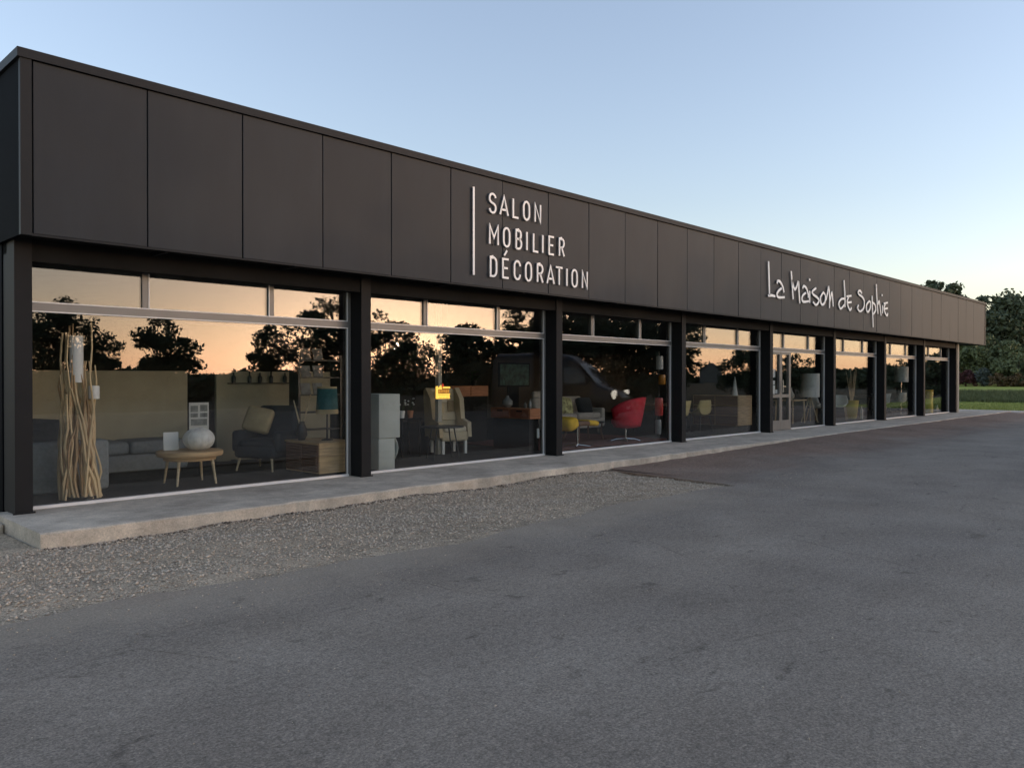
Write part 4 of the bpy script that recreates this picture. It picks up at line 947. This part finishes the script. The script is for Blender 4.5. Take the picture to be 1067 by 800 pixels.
    for k in range(46):
        a = rng.uniform(0, 6.28); e = rng.uniform(.2, 1.4); r = rng.uniform(.10, .26); c = Vector((math.cos(a)*math.cos(e)*r, math.sin(a)*math.cos(e)*r, .11+math.sin(e)*r)); q = Vector((-math.sin(a), math.cos(a), 0))*.02; u = Vector((math.cos(a)*.045, math.sin(a)*.045, .02))
        m.add([c-u, c+q, c+u, c-q], [(0, 1, 2, 3)])
    m.build("foliage", lf, t)["kind"] = "stuff"
    # console with orange drawers near the second column
    t = thing("console_table", "dark console with an orange drawer box on top near the second column", "console", (11.88, 1.2, FL))
    MB().rbox((0, 0, .74), (.34, 1.1, .21), .008, 1).build("drawer_box", M_ORANGEWOOD, t)
    for yy in (-.27, .27): 
        d = MB().rbox((-.175, yy, .74), (.016, .50, .17), .004, 1).build("drawer", mat("drawer_red_brown", (.27, .095, .05), .5, var=.2, stretch=(1, 8, 1)), t)
        MB().rbox((-.188, yy, .79), (.012, .16, .03), .004, 1).build("handle", M_BLACK, d)
    MB().box(-.14, .14, -.5, .5, 0, .634).build("base", M_BLACK, t)
    t = thing("glass_vase", "round smoky glass vase with a stem on the dark console", "vase", (11.9, 1.45, FL+.846))
    MB().lathe([(.05, 0), (.11, .06), (.11, .14), (.04, .2), (.03, .24), (.035, .25)], 18).build("vase", mat("smoke_glass", (.20, .21, .20), .15, spec=.8), t, smooth=True)
    MB().tube([(0, 0, .1), (-.02, 0, .4), (-.06, .03, .62)], .005, 5).build("stem", M_BARK, t)
    for (y, h, lb) in ((.82, .17, "small pale bottle at the window end of the dark console"), (.95, .12, "short grey jar second from the window end of the dark console")):
        o = MB().lathe([(.03, 0), (.034, h*.6), (.014, h*.8), (.016, h)], 12).build("bottle", MATS["smoke_glass"], None, (11.9, y, FL+.846), True); tag(o, lb, "bottle")
    t = thing("wall_picture", "dark picture of green foliage hanging at the back of the second bay", "picture", (14.9, 4.1, 1.45))
    MB().rbox((0, 0, .24), (1.15, .04, .62), .006, 1).build("frame", M_BLACK, t)
    MB().box(-.53, .53, -.026, -.0205, -.03, .51).build("print", mat("print_foliage", (.03, .075, .055), .6, var=.85, vscale=7), t)
    MB().box(-.2, .2, .02, .06, -1.3, .5).build("stand", M_BLACK, t)
    # table with two flower pots at the back left
    t = thing("side_table", "dark side table carrying two flower pots at the back of the second bay", "table", (9.35, 1.62, FL))
    MB().rbox((0, 0, .70), (.5, .4, .03), .008, 1).build("tabletop", M_BLACK, t)
    for (x, y) in ((-.21, -.16), (.21, -.16), (-.21, .16), (.21, .16)): MB().box(x-.015, x+.015, y-.015, y+.015, 0, .684).build("leg", M_BLACK, t)
    for (x, c, lb) in ((9.25, M_WHITE, "white flower pot on the dark side table"), (9.45, M_ORANGEWOOD, "terracotta flower pot on the dark side table")):
        t = thing("flower_pot", lb, "flower pot", (x, 1.6, FL+.716))
        MB().lathe([(.045, 0), (.06, .13), (.052, .135), (.01, .12)], 14).build("pot", c, t, smooth=True)
        m = MB(); bl = MB(); rng = random.Random(int(x*100))
        for k in range(6):
            a = rng.uniform(0, 6.28); e = (math.cos(a)*.07, math.sin(a)*.07, .30+rng.uniform(-.06, .06)); m.tube([(0, 0, .1), e], .003, 4); bl.lathe([(.004, -.015), (.022, 0), (.004, .015)], 7, e)
        m.build("stems", lf, t)["kind"] = "stuff"; bl.build("blossoms", M_WHITE, t)["kind"] = "stuff"
    o = MB().rbox((0, 0, 0), (.05, .03, .18), .006, 1).build("wall_socket_box", M_WHITE, None, (11.28, .05, .56)); tag(o, "small white socket box low beside the second column", "socket box")

def bay_three():
    gs = mat("fabric_stone", (.58, .53, .48), .95, var=.1, vscale=20, bump=.25, bscale=250)
    ye = mat("fabric_mustard", (.78, .48, .035), .9, var=.12, vscale=15, bump=.2, bscale=200)
    br = mat("leather_brown", (.16, .075, .035), .5, var=.2, vscale=8)
    red = mat("fabric_red", (.62, .022, .04), .8, var=.12, vscale=10, bump=.15, bscale=200)
    o = MB().rbox((0, 0, 0), (4.3, 2.9, .018), .006, 1).build("rug", mat("rug_rust", (.17, .065, .05), .95, var=.3, vscale=6, bump=.3, bscale=150), None, (14.2, 1.75, FL+.0095)); tag(o, "rust red rug on the floor of the third bay", "rug")
    t = thing("sofa", "stone grey sofa with a raised headrest at the back of the third bay", "sofa", (16.3, 3.55, FL))
    MB().rbox((0, 0, .26), (2.2, .85, .26), .05).build("base", gs, t, smooth=True)
    for s in (-1, 1):
        MB().rbox((s*.5, -.08, .45), (.96, .72, .17), .06, puff=.1).build("seat_cushion", gs, t, smooth=True)
        MB().rbox((s*.5, .30, .70), (.95, .20, .52), .07, 3, (R(-8), 0, 0), .15).build("back_cushion", gs, t, smooth=True)
        MB().rbox((s*1.12, 0, .40), (.16, .85, .5), .06).build("arm", gs, t, smooth=True)
    MB().rbox((-.5, .37, 1.02), (.8, .13, .18), .06).build("headrest", gs, t, smooth=True)
    for (x, y) in ((-.95, -.35), (.95, -.35), (-.95, .35), (.95, .35)): MB().tube([(x, y, 0), (x, y, .14)], .02, 8).build("leg", M_CHROME, t, smooth=True)
    pt = mat("cushion_floral", (.66, .58, .30), .9, var=.75, vscale=9)
    o = MB().rbox((0, 0, 0), (.48, .16, .46), .06, puff=.35).build("cushion", pt, None, (16.05, 3.35, .88), True); o.rotation_euler = (R(-20), R(8), 0); tag(o, "mustard patterned cushion in the middle of the stone grey sofa", "cushion")
    o = MB().rbox((0, 0, 0), (.5, .17, .44), .07, puff=.35).build("cushion", MATS["fabric_dark_grey"], None, (16.85, 3.36, .87), True); o.rotation_euler = (R(-20), 0, R(-6)); tag(o, "plain dark grey cushion at the right end of the stone grey sofa", "cushion")
    # mustard lounge chair on a chrome pedestal, seen from the side
    t = thing("lounge_chair", "mustard and brown reclining lounge seat on a chrome pedestal close to the third window", "chair", (13.05, .62, FL))
    MB().rbox((-.26, 0, .50), (.36, .52, .27), .12, 4, (0, R(-14), 0)).build("backrest", ye, t, smooth=True)
    MB().rbox((.06, 0, .50), (.44, .46, .10), .035, 3).build("seat", br, t, smooth=True)
    MB().rbox((.42, 0, .50), (.36, .46, .11), .05, 3, (0, R(6), 0), .2).build("leg_rest", ye, t, smooth=True)
    MB().tube([(.12, 0, .02), (.12, 0, .45)], .02, 10).build("pedestal", M_CHROME, t, smooth=True)
    m = MB()
    for k in range(4):
        a = R(35+90*k); m.tube([(.12, 0, .05), (.12+.28*math.cos(a), .28*math.sin(a), .02)], [.018, .012], 8)
    m.build("star_base", M_CHROME, t, smooth=True)
    # red tub chair
    t = thing("tub_chair", "red swivel tub chair with a high curved back in the middle of the third window", "armchair", (15.05, .72, FL), R(25))
    m = MB(); v = []; f = []; na, nz = 22, 8
    for i in range(na+1):
        a = R(-215+250*i/na); e = abs(i/na-.5)*2
        for j in range(nz+1):
            q = j/nz; r = .30+.13*q**.8; top = 1.02-.26*e**2.5
            v.append((r*math.cos(a)*1.05, r*math.sin(a), .36+(top-.36)*q))
    for i in range(na):
        for j in range(nz): f.append((i*(nz+1)+j, (i+1)*(nz+1)+j, (i+1)*(nz+1)+j+1, i*(nz+1)+j+1))
    m.add(v, f); o = m.build("shell", red, t, smooth=True); sm = o.modifiers.new("thickness", 'SOLIDIFY'); sm.thickness = .07; sm.offset = 0
    MB().lathe([(.05, .30), (.27, .33), (.33, .42), (.33, .50), (.28, .54), (.01, .55)], 26).build("seat", red, t, smooth=True)
    MB().tube([(0, 0, .05), (0, 0, .32)], .028, 10).build("pedestal", M_CHROME, t, smooth=True)
    for k in range(4):
        a = R(20+90*k); MB().tube([(0, 0, .07), (.2*math.cos(a), .2*math.sin(a), .06), (.34*math.cos(a), .34*math.sin(a), .02)], [.022, .018, .013], 8).build("foot", M_CHROME, t, smooth=True)
    # oval table
    t = thing("oval_table", "dark oval coffee table on curved brown legs behind the red tub chair", "table", (14.55, 1.55, FL))
    MB().lathe([(.50, .405), (.52, .415), (.515, .43), (.01, .432)], 30, (0, 0, 0), 1.25, .7).build("tabletop", MATS["table_black"], t, smooth=True)
    for (x, y) in ((-.42, -.2), (.42, -.2), (-.42, .2), (.42, .2)): MB().tube(catmull([(x*1.15, y*1.15, 0), (x*.98, y*.98, .2), (x*1.05, y, .41)], 3), .022, 8).build("leg", M_WALNUT, t, smooth=True)
    # totem of glass lamps
    t = thing("lamp_totem", "slender pole hung with white, amber, red and grey glass lamps by the third column", "lamp", (16.28, .66, FL))
    MB().tube([(.10, .04, 0), (.10, .04, 2.1)], .012, 8).build("pole", M_BLACKMETAL, t, smooth=True)
    MB().lathe([(.17, 0), (.17, .02), (.02, .03)], 20, (.1, .04, 0)).build("base", M_BLACKMETAL, t)
    for (x, z0, z1, r, c, nm) in ((.0, 1.66, 1.98, .085, (.62, .62, .60), "white"), (.10, 1.30, 1.53, .085, (.50, .20, .02), "amber"), (-.03, .56, .98, .10, (.55, .06, .05), "red"), (-.06, .12, .46, .075, (.30, .31, .31), "grey")):
        MB().lathe([(r*.9, z0), (r, z0+.03), (r, z1-.03), (r*.9, z1), (r*.3, z1+.005)], 16, (x, -.05, 0)).build("lamp_glass", mat("lamp_glass_"+nm, c, .25, var=.06), t, smooth=True)["label"] = nm+" cylindrical glass lamp"

def shell_chair(label, loc, rz, shell_m, leg_m, group, wire=False, cat="chair"):
    t = thing("shell_chair", label, cat, loc, rz, group)
    m = MB(); v = []; f = []; prof = [(.24, .45), (.12, .425), (-.10, .425), (-.20, .47), (-.24, .58), (-.27, .72), (-.30, .86)]
    ny = 9
    for k, (y, z) in enumerate(prof):
        q = k/(len(prof)-1); hw = (.20, .235, .25, .26, .265, .25, .20)[k]
        for i in range(ny):
            u = -1+2*i/(ny-1); lift = (.02+.16*(1 if 1 < k < 5 else .45))*abs(u)**3
            v.append((u*hw, -(y+ (.10*abs(u)**2 if k > 3 else 0)), z+(lift if k < 4 else 0)))
    for k in range(len(prof)-1):
        for i in range(ny-1): f.append((k*ny+i, k*ny+i+1, (k+1)*ny+i+1, (k+1)*ny+i))
    m.add(v, f); o = m.build("shell", shell_m, t, smooth=not wire)
    sm = o.modifiers.new("thickness", 'WIREFRAME' if wire else 'SOLIDIFY'); sm.thickness = .014
    for (x, y) in ((-.17, -.17), (.17, -.17), (-.17, .17), (.17, .17)): MB().tube([(x*1.4, y*1.4, 0), (x, y, .44)], [.011, .016], 8).build("leg", leg_m, t, smooth=True)
    return t

def bays_far():
    straw = mat("woven_straw", (.60, .46, .20), .8, var=.25, vscale=30, stretch=(1, 1, 6), bump=.4, bscale=80)
    ivory = mat("shell_ivory", (.66, .63, .56), .5, var=.04)
    lampw = mat("lamp_shade_white", (.74, .74, .70), .8, var=.05)
    yel = mat("vase_yellow", (.55, .40, .04), .4, var=.12)
    # bay four
    shell_chair("straw coloured tub chair nearest the left edge of the fourth window", (18.3, 1.3, FL+.0), R(200), straw, M_BLACKMETAL, "straw coloured shell chairs")
    shell_chair("straw coloured tub chair touching the dark sideboard in the fourth window", (19.25, 1.25, FL+.0), R(165), straw, M_BLACKMETAL, "straw coloured shell chairs")
    t = thing("dining_table", "dark dining table behind the two straw coloured chairs", "table", (18.9, 2.3, FL))
    MB().rbox((0, 0, .73), (1.7, .85, .035), .01, 1).build("tabletop", M_WALNUT, t)
    for x in (-.75, .75):
        for y in (-.35, .35): MB().box(x-.025, x+.025, y-.025, y+.025, 0, .712).build("leg", M_BLACKMETAL, t)
    t = thing("sideboard", "walnut sideboard on short legs with a pale oak end, in the fourth window", "sideboard", (20.9, 1.5, FL))
    m = MB(); m.box(-.40, .40, -.72, .72, .12, .96); m.build("case", M_OAK, t)
    for k in range(3):
        for s in (-1, 1): MB().rbox((-.408, s*.355, .26+k*.28), (.018, .68, .26), .004, 1).build("drawer_front", M_WALNUT, t)
    for (x, y) in ((-.34, -.62), (.34, -.62), (-.34, .62), (.34, .62)): MB().tube([(x, y, 0), (x, y, .12)], .02, 8).build("leg", M_CHROME, t, smooth=True)
    o = MB().lathe([(.085, 0), (.08, .02), (.012, .52), (.008, .53)], 18).build("cone_lamp", lampw, None, (20.75, 1.02, FL+.961), True); tag(o, "slim white cone lamp on the walnut sideboard", "lamp")
    # bay five
    t = thing("floor_lamp", "floor lamp with a huge white drum shade on a wooden tripod near the entrance", "floor lamp", (25.9, 1.05, FL))
    MB().lathe([(.30, .83), (.30, 1.60), (.29, 1.605), (.285, .835)], 32).build("lamp_shade", lampw, t, smooth=True)
    MB().lathe([(.03, .78), (.035, .86), (.01, .9)], 12).build("hub", M_BLACKMETAL, t, smooth=True)
    for a in (20, 140, 260): MB().tube([(.30*math.cos(R(a)), .30*math.sin(R(a)), 0), (.02*math.cos(R(a)), .02*math.sin(R(a)), .82)], [.017, .02], 8).build("leg", M_PALEWOOD, t, smooth=True)
    t = thing("wooden_table", "light wooden table beside the entrance door, carrying a pale vase", "table", (24.95, 1.3, FL))
    MB().rbox((0, 0, .74), (1.0, .7, .035), .008, 1).build("tabletop", M_OAK, t)
    for x in (-.44, .44):
        for y in (-.29, .29): MB().tube([(x, y, 0), (x*.95, y*.95, .722)], [.022, .03], 8).build("leg", M_OAK, t, smooth=True)
    o = MB().lathe([(.05, 0), (.12, .08), (.13, .16), (.07, .26), (.045, .34), (.055, .38)], 18).build("vase", mat("vase_stone", (.45, .40, .33), .6), None, (24.75, 1.2, FL+.759), True); tag(o, "pale stone vase on the light wooden table", "vase")
    shell_chair("ivory shell chair under the great white drum lamp, right of the entrance", (26.55, 1.1, FL), R(70), ivory, M_OAK, "ivory shell chairs with wooden legs")
    # bay six
    shell_chair("ivory shell chair at the left edge of the sixth window", (28.15, .95, FL), R(-75), ivory, M_OAK, "ivory shell chairs with wooden legs")
    t = thing("branch_vase", "tall yellow vase holding pale bare twigs in the sixth window", "vase", (29.2, .95, FL))
    MB().lathe([(.17, 0), (.20, .1), (.26, .62), (.27, .66), (.25, .66), (.05, .3)], 24).build("vase", yel, t, smooth=True)
    rng = random.Random(9)
    for k in range(9):
        a = rng.uniform(0, 6.28); q = rng.uniform(.15, .55)
        MB().tube(catmull([(0, 0, .3), (.3*q*math.cos(a), .3*q*math.sin(a), .9), (q*math.cos(a), q*math.sin(a)*.6, rng.uniform(1.4, 1.95))], 3), [.012]*4+[.009]*2+[.005], 6).build("twig", M_PALEWOOD, t, smooth=True)
    o = MB().lathe([(.05, 0), (.055, .3), (.05, .33), (.02, .38), (.02, .46)], 14).build("bottle", ivory, None, (29.25, .6, FL), True); tag(o, "ivory bottle standing on the floor right of the tall yellow vase", "bottle")
    # bay seven
    t = thing("floor_lamp", "floor lamp with a white drum shade on a thin pole in the seventh window", "floor lamp", (34.55, .95, FL))
    MB().lathe([(.27, 1.30), (.27, 1.92), (.26, 1.925), (.255, 1.305)], 28).build("lamp_shade", lampw, t, smooth=True)
    MB().tube([(0, 0, .02), (0, 0, 1.5)], .014, 8).build("pole", M_CHROME, t, smooth=True)
    MB().lathe([(.16, 0), (.16, .02), (.02, .03)], 20).build("base", M_CHROME, t)
    t = thing("dining_table", "dark dining table laid in the seventh window", "table", (32.9, 1.6, FL))
    MB().rbox((0, 0, .74), (1.7, .8, .03), .008, 1).build("tabletop", M_BLACKMETAL, t)
    for x in (-.75, .75):
        for y in (-.33, .33): MB().box(x-.025, x+.025, y-.025, y+.025, 0, .724).build("leg", M_BLACKMETAL, t)
    o = MB().lathe([(.06, 0), (.20, .05), (.21, .06), (.05, .015)], 20).build("bowl", ivory, None, (33.3, 1.5, FL+.756), True); tag(o, "shallow pale bowl on the dark dining table in the seventh window", "bowl")
    gl = mat("shell_grey", (.38, .40, .36), .6)
    shell_chair("grey shell chair left of the pole lamp in the seventh window", (32.6, 1.0, FL), R(180), gl, M_BLACKMETAL, "grey shell chairs")
    shell_chair("grey shell chair right of the pole lamp in the seventh window", (34.6, 1.05, FL), R(160), gl, M_BLACKMETAL, "grey shell chairs")
    # bay eight
    t = thing("yellow_stool", "tall mustard yellow column stool in the last window", "stool", (36.2, .42, FL))
    MB().lathe([(.20, 0), (.21, .03), (.19, .45), (.21, .86), (.20, .9), (.02, .91)], 24).build("column", yel, t, smooth=True)
    MB().lathe([(.21, .912), (.22, .93), (.20, .96), (.02, .965)], 24).build("seat_pad", MATS["fabric_mustard"], t, smooth=True)
    t = thing("small_lantern", "little dark lantern on the floor at the right of the last window", "lantern", (36.95, .3, FL))
    MB().lathe([(.09, 0), (.09, .03), (.02, .035)], 12).build("base", M_BLACKMETAL, t)
    MB().lathe([(.075, .036), (.08, .2), (.05, .3)], 12).build("glass", MATS["smoke_glass"], t, smooth=True)
    MB().lathe([(.06, .301), (.02, .36), (.015, .40)], 12).build("cap", M_BLACKMETAL, t, smooth=True)

planting()
van()
bay_one()
bay_two()
bay_three()
bays_far()
